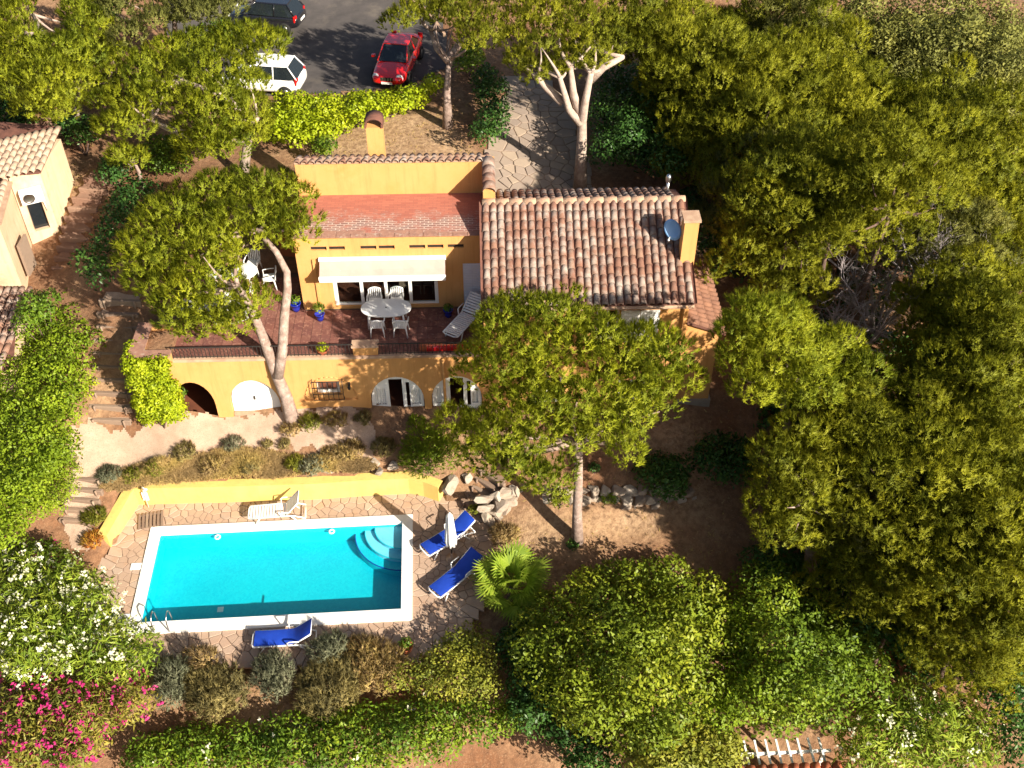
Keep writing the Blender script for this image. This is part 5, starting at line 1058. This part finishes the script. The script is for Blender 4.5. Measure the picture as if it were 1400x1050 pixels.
E3 = [(135, 25), (150, -20), (230, -30), (310, -25), (335, 5), (330, 25), (290, 35), (240, 45), (190, 60), (150, 70)]
lobE3 = px_lobes(E3, 9.4, 1.2, .8, g, rr, [[(175, 5), (195, 10), (190, 35), (172, 30)]], sp=.9, scale=31, under=.8)
b = GT(240, 90); tree('pine_tree', 'olive green pine at the back edge near the black car', b, [b - Vector((0, 0, .2)), *wp((240, 50, 8.2), (238, 25, 9.2))], .2, lobE3, 'pine_olive', 'pine tree', limbs=9)
E5 = [(100, 75), (130, 50), (170, 55), (185, 85), (165, 115), (150, 150), (120, 150), (108, 120)]
b = GT(150, 175); tree('pine_tree', 'slender pine filling the space between the wide dense pine and the grey branched one', b, [b - Vector((0, 0, .2)), *wp((148, 130, 7.4), (145, 105, 8.4))], .14, px_lobes(E5, 8.2, 1.0, .62, g, rr, sp=.95, scale=33, under=.8), 'pine', 'pine tree', limbs=7)
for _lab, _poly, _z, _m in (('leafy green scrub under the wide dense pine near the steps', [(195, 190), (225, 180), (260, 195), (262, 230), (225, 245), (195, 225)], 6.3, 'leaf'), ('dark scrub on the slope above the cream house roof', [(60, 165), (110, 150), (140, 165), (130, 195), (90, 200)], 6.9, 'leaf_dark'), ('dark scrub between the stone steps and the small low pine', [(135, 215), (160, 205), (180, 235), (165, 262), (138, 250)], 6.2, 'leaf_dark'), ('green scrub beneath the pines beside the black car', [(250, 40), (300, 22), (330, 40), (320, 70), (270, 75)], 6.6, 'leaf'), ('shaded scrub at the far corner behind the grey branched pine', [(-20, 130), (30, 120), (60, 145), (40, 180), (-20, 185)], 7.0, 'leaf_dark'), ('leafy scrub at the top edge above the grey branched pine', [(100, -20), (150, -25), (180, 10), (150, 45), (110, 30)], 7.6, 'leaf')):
    lb_ = px_lobes(_poly, _z, .5, .5, g, rr, sp=.8, scale=34, under=.5, flat=.85); shrub('scrub_bush', _lab, lb_, _m, 'bush', 'scrub under the pines', dens=520, length=.15, width=.085)
E4 = [(140, 205), (165, 198), (205, 205), (210, 225), (190, 235), (160, 230)]
b = GT(195, 262); tree('pine_tree', 'small low pine beside the stone steps, under the wide dense pine', b, [b - Vector((0, 0, .2)), *wp((190, 235, 6.6), (182, 218, 7.3))], .1, px_lobes(E4, 7.3, .5, .55, g, rr, sp=.6, scale=36, under=.3), 'pine', 'pine tree', limbs=6)
H1 = [(985, 440), (998, 415), (1015, 400), (1050, 395), (1085, 402), (1105, 430), (1120, 460), (1135, 500), (1135, 540), (1115, 568), (1080, 560), (1040, 555), (1005, 550), (985, 520), (980, 480)]
b = GT(1085, 640); lobH = px_lobes(H1, 6.2, 1.0, .62, g, rr, sp=1.12, scale=40, under=1.1, tilt=4.5, jz=.4) + [(rr.uniform(9.2, 11.6), rr.uniform(25.2, 27), rr.uniform(4.6, 7), .6, .5) for _ in range(34)]
tree('pine_tree', 'bright round pine close to the lean-to roof on the right', b, [b - Vector((0, 0, .2)), *wp((1075, 570, 4.0), (1062, 510, 6.3))], .2, lobH, 'pine', 'pine tree', limbs=10)
H2 = [(1030, 600), (1050, 575), (1100, 565), (1150, 580), (1180, 620), (1175, 690), (1165, 740), (1130, 765), (1090, 752), (1040, 750), (1018, 700), (1025, 650)]
b = GT(1110, 790); lobH = px_lobes(H2, 3.2, 1.0, .62, g, rr, sp=1.12, scale=42, under=.7, tilt=3.6, jz=.45)
tree('pine_tree', 'drooping yellow green pine above the big carob bushes', b, [b - Vector((0, 0, .2)), *wp((1108, 730, 2.8), (1102, 670, 5.0))], .2, lobH, 'pine_forest', 'pine tree', limbs=10)
# ------------------------------------------------------------------ the wood on the right: a few pines, copied one by one
def disc_lobes(rad, dome, r, n):
    pts = poisson(lambda x, y: math.hypot(x, y) < rad * (1 + .22 * math.sin(3 * math.atan2(y, x) + n) + .1 * math.sin(7 * math.atan2(y, x))), (-rad * 1.3, -rad * 1.3, rad * 1.3, rad * 1.3), r * 1.15, rr, 3000); out = []
    for x, y in pts:
        q = 1 - (math.hypot(x, y) / rad) ** 2; s = rr.uniform(.75, 1.2); out.append((x, y, dome * max(-.7, q) + rr.uniform(-.6, .6), r * s, r * s * .75))
    for x, y in poisson(lambda x, y: math.hypot(x, y) < rad * .9, (-rad, -rad, rad, rad), r * .95, rr, 2500): out.append((x, y, dome * max(-.7, 1 - (math.hypot(x, y) / rad) ** 2) - rr.uniform(.9, 1.6), r, r * .6))
    return out
protos = []
for k in range(5):
    mat = ['pine_forest', 'pine_forest', 'pine_forest', 'pine_olive', 'pine_forest'][k]; hh = 6.2; lo = [(x, y, z + hh, r, rz) for x, y, z, r, rz in disc_lobes(2.3, 1.8 + .2 * k, .64, k)]
    t = tree('pine_tree', 'green pine crown merging with its neighbours in the wood right of the house', (0, 0, 0), [Vector((0, 0, -.3)), Vector((.1, 0, 2)), Vector((.05, .1, 4)), Vector((-.1, .05, 5.8))], .17, lo, mat, 'pine tree', 'pines of the wood on the right', bark='bark_dark', limbs=10, r1=.5, dens=140)
    protos.append(t)
wood = [(905, 20, 2.6, 9.5), (960, 60, 2.8, 10), (1020, 20, 2.6, 10), (1085, 10, 2.4, 10), (1000, 120, 2.7, 9.5), (1060, 85, 2.7, 10), (1120, 70, 2.5, 10), (930, 110, 2.0, 9), (985, 190, 2.4, 8.6), (1050, 165, 2.7, 9.2), (1115, 140, 2.7, 9.4), (1180, 120, 2.6, 9.4), (1040, 240, 2.6, 8.4), (1105, 215, 2.6, 10.5), (1170, 195, 2.7, 9), (1235, 150, 2.7, 9.2), (1300, 150, 2.6, 9.2), (1235, 215, 2.2, 10.5), (1300, 215, 2.7, 8.8), (1365, 190, 2.6, 9), (1062, 300, 2.2, 8.8), (1085, 275, 2.2, 10.2), (1150, 250, 2.0, 9.2), (1215, 252, 2.0, 9.0), (1080, 352, 1.5, 6.8), (1390, 260, 2.6, 8.6), (1345, 280, 2.4, 8.2),
        (1320, 325, 2.1, 7.6), (1365, 345, 2.6, 7.8), (1320, 395, 2.0, 7.0), (1350, 420, 2.6, 7.2), (1400, 450, 2.4, 7.2), (1305, 480, 2.1, 6.4), (1350, 500, 2.6, 6.8), (1175, 575, 1.7, 5.4), (1275, 560, 2.1, 5.8), (1320, 580, 2.6, 6.2), (1390, 560, 2.5, 6.6), (1200, 600, 2.2, 5.4), (1255, 630, 2.5, 5.6), (1320, 660, 2.6, 5.6), (1390, 650, 2.6, 5.8), (1205, 680, 2.2, 4.8), (1270, 705, 2.5, 5), (1340, 740, 2.6, 4.8), (1400, 740, 2.5, 5), (1175, 775, 1.5, 3.8), (1290, 790, 2.4, 4.2), (1360, 815, 2.4, 4), (1240, 790, 1.5, 3.8), (1320, 850, 1.8, 3.2)]
for i, (px, py, rad, cz) in enumerate(wood):
    o = protos[i % 5] if i < 5 else copy_tree(protos[(i * 7 + i // 3) % 5 if (i * 7 + i // 3) % 5 != 3 or py < 120 or i % 3 == 0 else 0])
    o['label'] = ('green pine in the back rows of the wood, just below the olive ridge' if py <= 150 and px > 1050 else 'green pine of the wood beside the pale forked pine behind the house' if py <= 150 else
                  'green pine of the wood between the wing chimney and the dead tree' if py < 320 and px < 1200 else 'green pine of the wood uphill of the grey dead tree' if py < 300 else
                  'olive tinted pine of the wood standing beside the grey dead tree' if py < 500 else 'olive tinted pine on the slope below the grey dead tree' if py < 720 else 'low olive tinted pine at the foot of the wood above the carob bushes')
    c = G(px, py, cz); gz = tz(c.x, c.y); s = rad / 2.75; cz2 = cz + rr.uniform(-1.1, 1.1); c = G(px, py, cz2); gz = tz(c.x, c.y); hh_ = (cz2 - gz) / s
    o.location = (c.x, c.y, gz); o.scale = (s, s, s); o.rotation_euler = (0, 0, rr.uniform(0, 6.28))
    for ch in o.children:
        if ch.name.startswith('crown'): ch.location.z = hh_ - 7.2
        else: ch.scale.z = hh_ / 7.2
# grey green trees on the far right ridge
for k, (px, py, rad, cz) in enumerate([(1150, 15, 2.3, 9.6), (1215, 20, 2.4, 9.6), (1280, 40, 2.4, 9.6), (1340, 60, 2.4, 9.6), (1230, 75, 2.0, 9), (1390, 90, 2.2, 9.4), (1330, 5, 2.2, 9.8), (1395, 30, 1.6, 9), (1340, 115, 1.9, 9)]):
    c = G(px, py, cz); gz = tz(c.x, c.y)
    if k == 0:
        lo = [(x, y, z + 3.2, r, rz * 1.2) for x, y, z, r, rz in disc_lobes(2.3, 1.7, .7, 9)]
        ol0 = tree('olive_tree', 'dull grey green olive tree on the ridge behind the wood', (0, 0, 0), [Vector((0, 0, -.3)), Vector((.1, .05, 1.2)), Vector((0, 0, 2.8))], .2, lo, 'pine_olive', 'olive tree', 'olive trees on the ridge', bark='bark_dark', needle=False, dens=420, length=.17, width=.08); o = ol0
    else: o = copy_tree(ol0)
    s = rad / 2.3; o.location = (c.x, c.y, gz); o.scale = (s, s, max(.6, (cz - gz) / 4.4)); o.rotation_euler = (0, 0, rr.uniform(0, 6.28))
# slim cypress and the dead tree in the wood
b = GT(1160, 330); lo = [(b.x + rr.uniform(-.12, .12), b.y + rr.uniform(-.12, .12), b.z + .5 + k * .42, .5 * (1 - k / 14) + .1, .6) for k in range(13)]
tree('cypress_tree', 'slim bright green cypress at the edge of the pine wood', b, [b, b + Vector((0, 0, 4.5))], .08, lo, 'pine', 'cypress', limbs=4, bark='bark_dark', up=1.6)
def dead_tree(label, base, h, spread, n):
    t = thing('dead_tree', label, 'dead tree', base); mb = MB(); tw = MB()
    def grow(p, d, L, r_, lev):
        e = p + d * L; (mb if lev < 2 else tw).tube([p, (p + e) / 2 + Vector((rr.gauss(0, .06), rr.gauss(0, .06), 0)) * L, e], [r_, r_ * .8, r_ * .55], 5 if lev < 2 else 3, False)
        if lev < 4:
            for _ in range(4 if lev < 3 else 5):
                d2 = (d + Vector((rr.gauss(0, 1), rr.gauss(0, 1), rr.gauss(.05, .5))) * .75 * spread).normalized(); grow(p + d * L * rr.uniform(.5, 1), d2, L * rr.uniform(.5, .72), r_ * .5, lev + 1)
    for k in range(n): a = 6.28 * k / n; grow(Vector((0, 0, 0)), Vector((.5 * math.cos(a), .5 * math.sin(a), 1)).normalized(), h, .08, 0)
    mb.build('branches', 'deadwood', t); tw.build('twigs', 'deadwood', t, kind='stuff'); return t
dead_tree('leafless grey dead tree among the pines of the wood', GT(1195, 455), 3.3, .95, 6)
dead_tree('grey brushy dead tree with fine twigs, lower down the slope from the leafless one', GT(1158, 500), 2.2, 1.1, 5)
# ------------------------------------------------------------------ broadleaf bushes below
def pbush(name, label, poly, z0, dome, mat, r=.62, sp=.7, scale=44, cat='bush', **kw):
    fl = kw.pop('flowers', None); lb = px_lobes(poly, z0, dome, r, g, rr, sp=sp, scale=scale, under=kw.pop('under', .6), flat=.85, jz=kw.pop('jz', .25))
    return shrub(name, label, lb, mat, cat, flowers=fl, **kw)
pbush('carob_bush', 'biggest bright green carob bush below the fan palm', [(800, 775), (860, 762), (930, 762), (990, 790), (1008, 850), (1000, 930), (960, 1000), (880, 1040), (800, 1010), (725, 950), (695, 880), (715, 815), (770, 800)], .6, 2.4, 'carob', .62, sp=.95, dens=640, length=.145, width=.085, under=.9, jz=.6)
pbush('carob_bush', 'darker green spreading carob bush next to the white flowered oleander', [(1000, 775), (1060, 765), (1120, 800), (1180, 850), (1222, 890), (1210, 950), (1150, 985), (1130, 1002), (1060, 1012), (1010, 1000), (990, 900)], .2, 2.4, 'carob2', .62, sp=.95, dens=640, length=.14, width=.08, under=.9, jz=.6)
pbush('carob_bush', 'lower olive green bush at the bottom above the orange tiles', [(830, 1010), (900, 985), (980, 980), (1010, 1000), (1022, 1035), (990, 1075), (880, 1075)], .0, 1.3, 'olive_leaf', .6, dens=480, length=.16, width=.08)
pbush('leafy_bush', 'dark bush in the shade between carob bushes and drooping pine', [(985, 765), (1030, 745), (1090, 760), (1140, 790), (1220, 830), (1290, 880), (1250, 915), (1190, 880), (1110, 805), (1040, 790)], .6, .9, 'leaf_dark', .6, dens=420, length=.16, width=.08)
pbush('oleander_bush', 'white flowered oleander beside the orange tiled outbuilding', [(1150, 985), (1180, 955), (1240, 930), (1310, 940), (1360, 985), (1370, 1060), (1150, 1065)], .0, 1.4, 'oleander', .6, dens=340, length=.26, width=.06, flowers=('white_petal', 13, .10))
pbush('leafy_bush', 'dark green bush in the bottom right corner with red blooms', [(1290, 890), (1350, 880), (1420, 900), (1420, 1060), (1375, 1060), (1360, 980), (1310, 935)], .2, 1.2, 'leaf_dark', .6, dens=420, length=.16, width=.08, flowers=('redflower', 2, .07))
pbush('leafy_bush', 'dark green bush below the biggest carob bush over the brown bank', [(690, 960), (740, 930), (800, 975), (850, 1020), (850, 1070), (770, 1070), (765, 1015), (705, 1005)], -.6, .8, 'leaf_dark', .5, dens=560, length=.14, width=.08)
pbush('leafy_bush', 'mid green bush joining the two carob bushes', [(960, 830), (1010, 800), (1040, 860), (1030, 960), (990, 1010), (955, 980), (985, 900)], .2, 1.4, 'hedge', .55, sp=.9, dens=640, length=.13, width=.075)
# oleanders at the lower left
pbush('oleander_bush', 'large white flowering oleander at the left end of the pool', [(-20, 760), (40, 748), (90, 752), (140, 775), (158, 800), (165, 840), (205, 865), (222, 895), (200, 930), (150, 935), (90, 925), (0, 935), (-20, 900)], 1.2, 1.3, 'oleander', .58, dens=420, length=.24, width=.055, flowers=('white_petal', 34, .095))
pbush('oleander_bush', 'pink flowering oleander below the large white flowering one', [(-20, 925), (60, 922), (140, 930), (200, 922), (220, 955), (205, 990), (150, 1010), (120, 1060), (-20, 1065)], .5, 1.2, 'oleander_red', .58, dens=400, length=.22, width=.055, flowers=('pink_petal', 32, .095))
pbush('oleander_bush', 'sparse pink oleander behind the large white flowering one', [(-20, 742), (30, 735), (75, 742), (100, 765), (50, 775), (-20, 785)], 1.2, .4, 'leaf', .45, dens=520, length=.2, width=.055, flowers=('pink_petal', 10, .09))
# shrubs along the front of the deck
pbush('leafy_hedge', 'dark green leafy hedge along the bottom with white blooms', [(170, 1010), (250, 995), (330, 985), (400, 975), (470, 965), (540, 955), (610, 955), (670, 950), (715, 960), (720, 1000), (650, 1020), (600, 1040), (480, 1065), (160, 1065)], -.5, 1.0, 'leaf', .5, scale=46, dens=560, length=.15, width=.07, flowers=('white_petal', 1.6, .085), under=.4)
pbush('leafy_bush', 'yellow green bush beside the terracotta pot at the deck corner', [(565, 905), (600, 870), (640, 850), (670, 860), (690, 900), (680, 950), (640, 965), (590, 960), (560, 940), (530, 950), (525, 920)], .2, .8, 'olive_leaf', .45, scale=46, dens=700, length=.11, width=.065)
pbush('leafy_bush', 'shaded dark bush between the fan palm and carob bush', [(670, 870), (720, 840), (760, 880), (770, 940), (740, 1000), (700, 990), (690, 930)], -.1, .8, 'leaf_dark', .5, dens=480, length=.14, width=.08)
for i, (poly, lab, mat) in enumerate([([(245, 930), (270, 908), (310, 905), (340, 930), (335, 965), (300, 985), (262, 975)], 'straw coloured lavender mound left of the bare soil patch', 'lavender'), ([(345, 900), (385, 890), (400, 915), (392, 950), (362, 958), (345, 930)], 'silvery green lavender right in front of the blue lounger', 'greygreen'),
        ([(405, 925), (430, 905), (470, 895), (500, 910), (495, 950), (450, 985), (410, 975)], 'bronze lavender mound right of the bare soil patch', 'lavender'), ([(455, 885), (500, 868), (545, 885), (560, 915), (535, 950), (495, 945), (470, 905)], 'olive lavender mound beside the terracotta pot', 'heather'),
        ([(215, 905), (250, 890), (260, 920), (240, 975), (215, 960)], 'dark grey lavender mound next to the oleanders', 'greygreen'), ([(420, 878), (455, 862), (475, 880), (460, 905), (425, 908)], 'grey lavender just below the lounger head', 'greygreen'), ([(250, 885), (330, 893), (345, 908), (300, 908), (255, 910)], 'thin dry lavender fringe at the deck front', 'heather')]):
    shrub('lavender_bush', lab, px_lobes(poly, .05, .55, .34, g, rr, sp=.62, scale=46, under=.25, flat=.8, jz=.1), mat, 'lavender', 'lavender mounds in front of the pool', needle=True, dens=420, needles=9, length=.24, width=.011, up=.9, spread=.3, stems=3)
# fan palm
b = GT(700, 822); t = thing('fan_palm', 'low fan palm with spreading green fronds beside the dark blue lounger', 'palm', b)
MB().tube([(0, 0, -.2), (0, 0, .5), (.03, 0, .8)], [.2, .18, .12], 10).build('trunk', 'bark_dark', t)
fv = []
for k in range(58):
    a = 2.4 * k; el = R(rr.uniform(-5, 80)); d = Vector((math.cos(a) * math.cos(el), math.sin(a) * math.cos(el), math.sin(el))); L = rr.uniform(.55, 1.05); tip = Vector((0, 0, .75)) + d * L; side = d.cross(Vector((0, 0, 1)))
    side = side.normalized() if side.length > .1 else Vector((1, 0, 0)); upn = side.cross(d)
    for q in range(17):
        th = R(-100 + 200 * q / 16); e = (d * math.cos(th) + side * math.sin(th)); w_ = (side * math.cos(th) - d * math.sin(th)) * .034; l_ = .66 * (1 - .25 * abs(th) / 1.75) * rr.uniform(.9, 1.1); dr = Vector((0, 0, -.12 * l_))
        fv += [tip, tip + e * l_ * .55 + w_, tip + e * l_ + dr - upn * .05, tip + e * l_ * .55 - w_]
    fv += [Vector((0, 0, .7)) + side * .015, tip + side * .01, tip - side * .01, Vector((0, 0, .7)) - side * .015]
fv = np.array([tuple(v) for v in fv]); link('fronds', arr_mesh('fronds', fv, 4, np.repeat(rng.uniform(.2, .8, len(fv) // 4), 4), 'palm'), None, t, kind='stuff')
# ------------------------------------------------------------------ hedges on the left
pbush('clipped_hedge', 'tall bright green hedge running down the left beside the gravel path', [(-30, 520), (25, 445), (60, 408), (100, 362), (142, 338), (160, 385), (150, 430), (142, 480), (124, 540), (104, 590), (108, 625), (75, 650), (55, 705), (20, 750), (-30, 765)], 3.5, .8, 'hedge', .55, scale=42, cat='hedge', dens=760, length=.13, width=.07, under=.9, jz=.2)
pbush('clipped_bush', 'smoothly rounded clipped bush at the foot of the tall hedge', [(35, 640), (60, 606), (90, 600), (108, 632), (106, 672), (84, 704), (45, 712), (28, 680)], 2.0, .6, 'hedge', .4, scale=42, dens=1300, length=.08, width=.045, under=.6, jz=.05)
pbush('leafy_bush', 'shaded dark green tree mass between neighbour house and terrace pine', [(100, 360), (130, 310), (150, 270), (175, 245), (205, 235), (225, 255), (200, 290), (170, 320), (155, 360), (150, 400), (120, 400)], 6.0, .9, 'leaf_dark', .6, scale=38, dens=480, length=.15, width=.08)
pbush('leafy_bush', 'small bush by the timber steps above the path', [(108, 520), (125, 505), (138, 520), (128, 550), (112, 556)], 2.6, .4, 'ivy', .3, dens=900, length=.11, width=.06)
pbush('leafy_bush', 'green bush at the corner of the cream house lower roof', [(15, 430), (40, 400), (75, 395), (90, 410), (60, 440), (30, 470)], 5.2, .6, 'leaf', .5, scale=38, dens=620, length=.14, width=.07)
# ivy over the terrace corner
iv = [HW(-12.35 + rr.uniform(-.1, .25), BF - .3 + rr.uniform(-.2, 1.7), 5.12 - rr.uniform(0, 2.9)) for k in range(90)] + [HW(rr.uniform(-12.4, -10.95), BF - .34 - rr.uniform(0, .3), 5.1 - rr.uniform(.0, 2.7)) for k in range(130)]
shrub('ivy', 'bright yellow green ivy draped over the terrace corner beside the timber steps', [(p.x, p.y, p.z, .28, .3) for p in iv], 'ivy', 'ivy', base=HW(-11.8, BF - .4, 1.8), dens=1300, length=.10, width=.075, up=.1, jit=.5, stems=4)
# ivy hedge behind the house
pbush('ivy_hedge', 'long ivy covered hedge between the asphalt and the house', [(360, 160), (375, 130), (400, 122), (460, 128), (520, 122), (560, 118), (598, 95), (612, 85), (608, 115), (590, 145), (545, 158), (500, 175), (440, 195), (400, 205), (365, 200)], 6.0, .5, 'ivy', .5, scale=32, cat='hedge', dens=640, length=.15, width=.10, under=.7)
pbush('leafy_bush', 'dark shrubs filling the shade beside the stone path near the red trunk', [(640, 95), (668, 80), (690, 110), (700, 150), (695, 190), (660, 200), (640, 180), (655, 150)], 6.0, .5, 'leaf_dark', .55, scale=32, dens=520, length=.15, width=.09)
pbush('leafy_bush', 'large dark evergreen in the shade behind the tiled wing', [(805, 110), (840, 85), (890, 80), (930, 120), (950, 180), (955, 235), (900, 245), (850, 225), (812, 240), (806, 180)], 6.0, 1.2, 'leaf_dark', .65, scale=34, dens=480, length=.16, width=.09)
pbush('leafy_bush', 'shaded evergreen scrub between the wing chimney and the wood', [(925, 255), (960, 235), (985, 300), (1000, 360), (985, 395), (955, 340)], 4.5, .8, 'leaf_dark', .6, scale=36, dens=480, length=.16, width=.09)
pbush('leafy_bush', 'green ivy clump left of the middle chimney by the buttress', [(425, 190), (445, 178), (462, 195), (455, 215), (430, 215)], 6.2, .3, 'leaf', .3, scale=34, dens=900, length=.12, width=.07)
pbush('leafy_bush', 'small leafy bush growing on the ground beside the dark red trunk', [(625, 55), (660, 60), (660, 90), (640, 105), (618, 95)], 6.2, .6, 'leaf', .5, scale=30, dens=520, length=.15, width=.09)
# garden in front of the house
lb, b = mound(590, 645, 2.2, 2.2, n=11); shrub('round_bush', 'round grey green clipped bush at the end of the yellow wall', lb, 'hedge', 'bush', base=b, needle=True, dens=420, needles=8, length=.17, width=.012, up=.4)
lb, b = mound(905, 668, 2.1, 1.5, n=9); shrub('leafy_bush', 'dark shaded bush on the bank above the long stone wall', lb, 'leaf_dark', 'bush', base=b, dens=700, length=.15, width=.08)
lb, b = mound(690, 742, 1.1, .8); shrub('dry_bush', 'yellowish dry mound on the soil above the fan palm', lb, 'heather', 'bush', base=b, needle=True, dens=500, needles=8, length=.2, width=.011)
lb, b = mound(765, 692, .8, .9); shrub('leafy_bush', 'yellow green sprig bush left of the single pine trunk', lb, 'olive_leaf', 'bush', base=b, dens=900, length=.12, width=.06)
lb, b = mound(783, 748, .5, .35); shrub('leafy_bush', 'tiny dark tuft at the foot of the single pine trunk', lb, 'leaf_dark', 'bush', base=b, dens=1400, length=.11, width=.05)
lb, b = mound(812, 645, .5, .5); shrub('leafy_bush', 'tiny dark shrub on the bank behind the single pine trunk', lb, 'leaf_dark', 'bush', base=b, dens=1400, length=.1, width=.05)
lb, b = mound(832, 686, .7, .5); shrub('leafy_bush', 'small shrub growing out of the long stone wall', lb, 'leaf', 'bush', base=b, dens=1200, length=.1, width=.05)
lb, b = mound(990, 650, 2.6, 1.8, n=10); shrub('leafy_bush', 'black green shrubbery in deep shade at the right end of the stone wall', lb, 'leaf_dark', 'bush', base=b, dens=520, length=.16, width=.08)
lb, b = mound(648, 700, .5, .35); shrub('leafy_bush', 'small green tuft beside the timber steps from the deck', lb, 'olive_leaf', 'bush', base=b, dens=1400, length=.1, width=.05)
lb, b = mound(246, 548, .75, .75); shrub('leafy_bush', 'small round green plant in the open arch', lb, 'leaf', 'bush', base=b, dens=1300, length=.12, width=.06)
for px, py, w, h, lab, mat in [(400, 592, .75, .4, 'low plant at the foot of the twin stemmed pine', 'heather'), (427, 584, .8, .5, 'dark low shrub at the wall under the grilled window', 'olive_leaf'), (460, 580, .9, .45, 'brownish low shrub right below the grilled window', 'heather'), (496, 578, .7, .45, 'small dark shrub left of the first glazed arch', 'lavender'), (525, 618, 1.0, .5, 'dark brown low shrub beside the round clipped bush', 'lavender'), (570, 585, .7, .6, 'green shrub touching the round bush and the glazed arch', 'hedge'),
        (430, 645, 1.0, .7, 'grey santolina mound overhanging the yellow wall', 'greygreen'), (390, 612, .5, .35, 'small brown tuft at the gravel border, right one', 'lavender'), (366, 612, .45, .35, 'small brown tuft at the gravel border, left one', 'lavender'), (405, 640, .7, .6, 'yellow green tuft beside the grey santolina', 'olive_leaf'), (130, 712, .9, .4, 'green mat plant along the outer face of the yellow wall', 'olive_leaf'), (128, 742, .8, .35, 'rusty orange low plant at the end of the yellow wall', 'dry_red'), (150, 655, .9, .45, 'grey green tuft at the top of the yellow wall corner', 'greygreen'), (478, 620, 1.2, .45, 'brown heather mound in the bed near the grey rocks', 'heather'), (455, 625, .9, .4, 'brown heather mound beside the round white boulder', 'heather')]:
    lb, b = mound(px, py, w, h); shrub('low_shrub', lab, lb, mat, 'shrub', 'low shrubs in the garden beds', base=b, needle=True, dens=520, needles=8, length=.17, width=.011, stems=2)
for k, (px, py, w, h, lab, mat) in enumerate([(215, 645, .9, .5, 'olive tuft in the heather bed near the wall corner', 'olive_leaf'), (255, 622, .9, .45, 'brown tuft where the heather bed meets the gravel', 'lavender'), (290, 640, 1.0, .5, 'rusty heather tuft in the middle of the heather bed', 'heather'), (320, 612, .8, .4, 'grey tuft on the gravel side of the heather bed', 'greygreen'), (345, 640, 1.0, .5, 'straw coloured tuft above the yellow wall', 'lavender'), (185, 655, .8, .45, 'yellow green tuft at the corner end of the heather bed', 'olive_leaf')]):
    lb, b = mound(px, py, w, h); shrub('low_shrub', lab, lb, mat, 'shrub', 'low shrubs in the garden beds', base=b, needle=True, dens=480, needles=8, length=.17, width=.011, stems=2)
# the planted bed above the yellow wall: heather no one could count
bedp = [(138, 672), (150, 645), (200, 628), (240, 625), (270, 610), (330, 604), (385, 612), (420, 618), (470, 612), (505, 622), (520, 640), (480, 650), (400, 655), (300, 660), (200, 666), (165, 672)]
pts = np.array([(x, y) for x, y in ((rr.uniform(130, 525), rr.uniform(600, 676)) for _ in range(9000)) if inpoly(x, y, bedp)])
zz = [GT(330, 640)] ; P3 = []
for x, y in pts:
    w = G(x, y, 1.2); z = tz(w.x, w.y); w = G(x, y, z + .15); P3.append((w.x, w.y, tz(w.x, w.y)))
P3 = np.array(P3); nz_ = .5 + .5 * np.sin(P3[:, 0] * 2.3 + np.sin(P3[:, 1] * 3) * 2) * np.sin(P3[:, 1] * 2.9)
ax = unit(rng.normal(size=P3.shape) * .35 + np.array([0, 0, 1.0])); v, ti = tufts(P3 + np.array([0, 0, 1]) * (.05 + .34 * nz_[:, None] * rng.uniform(.4, 1.2, (len(P3), 1))), ax, rng, 10, .24, .013, .5, .15 + .6 * nz_)
tag(link('heather_bed', arr_mesh('heather_bed', v, 3, ti, 'heather')), 'brown heather carpet in the bed above the yellow pool wall', 'heather', kind='stuff')
# dry grass and twigs on the bare soil
P3 = []
for _ in range(2600):
    x, y = rr.choice([(rr.uniform(640, 1000), rr.uniform(560, 800)), (rr.uniform(440, 680), rr.uniform(140, 215)), (rr.uniform(80, 180), rr.uniform(220, 330)), (rr.uniform(230, 420), rr.uniform(930, 1000)), (rr.uniform(0, 130), rr.uniform(140, 200))])
    p = GT(x, y)
    if not inpoly(p.x, p.y, DECK) and not inpoly(p.x, p.y, HOUSE): P3.append(tuple(p))
P3 = np.array(P3); v, ti = tufts(P3, unit(rng.normal(size=P3.shape) + np.array([0, 0, .3])), rng, 5, .2, .008, .8, rng.uniform(.2, .9, len(P3)))
tag(link('dry_grass', arr_mesh('dry_grass', v, 3, ti, 'heather')), 'dry grass and fallen needles on the bare soil', 'grass', kind='stuff')
# undergrowth below the wood
lo = []
for _ in range(330):
    x, y = rr.uniform(930, 1420), rr.uniform(60, 940); p = GT(x, y)
    if not inpoly(p.x, p.y, HOUSE) and p.x > 9.2: lo.append((p.x, p.y, p.z + rr.uniform(.2, .6), rr.uniform(.5, .9), rr.uniform(.4, .7)))
tag(link('undergrowth', leaf_mesh('undergrowth', lo, 'leaf_dark', rng, dens=210, length=.24, width=.13)), 'dark undergrowth on the floor of the pine wood', 'undergrowth', kind='stuff')
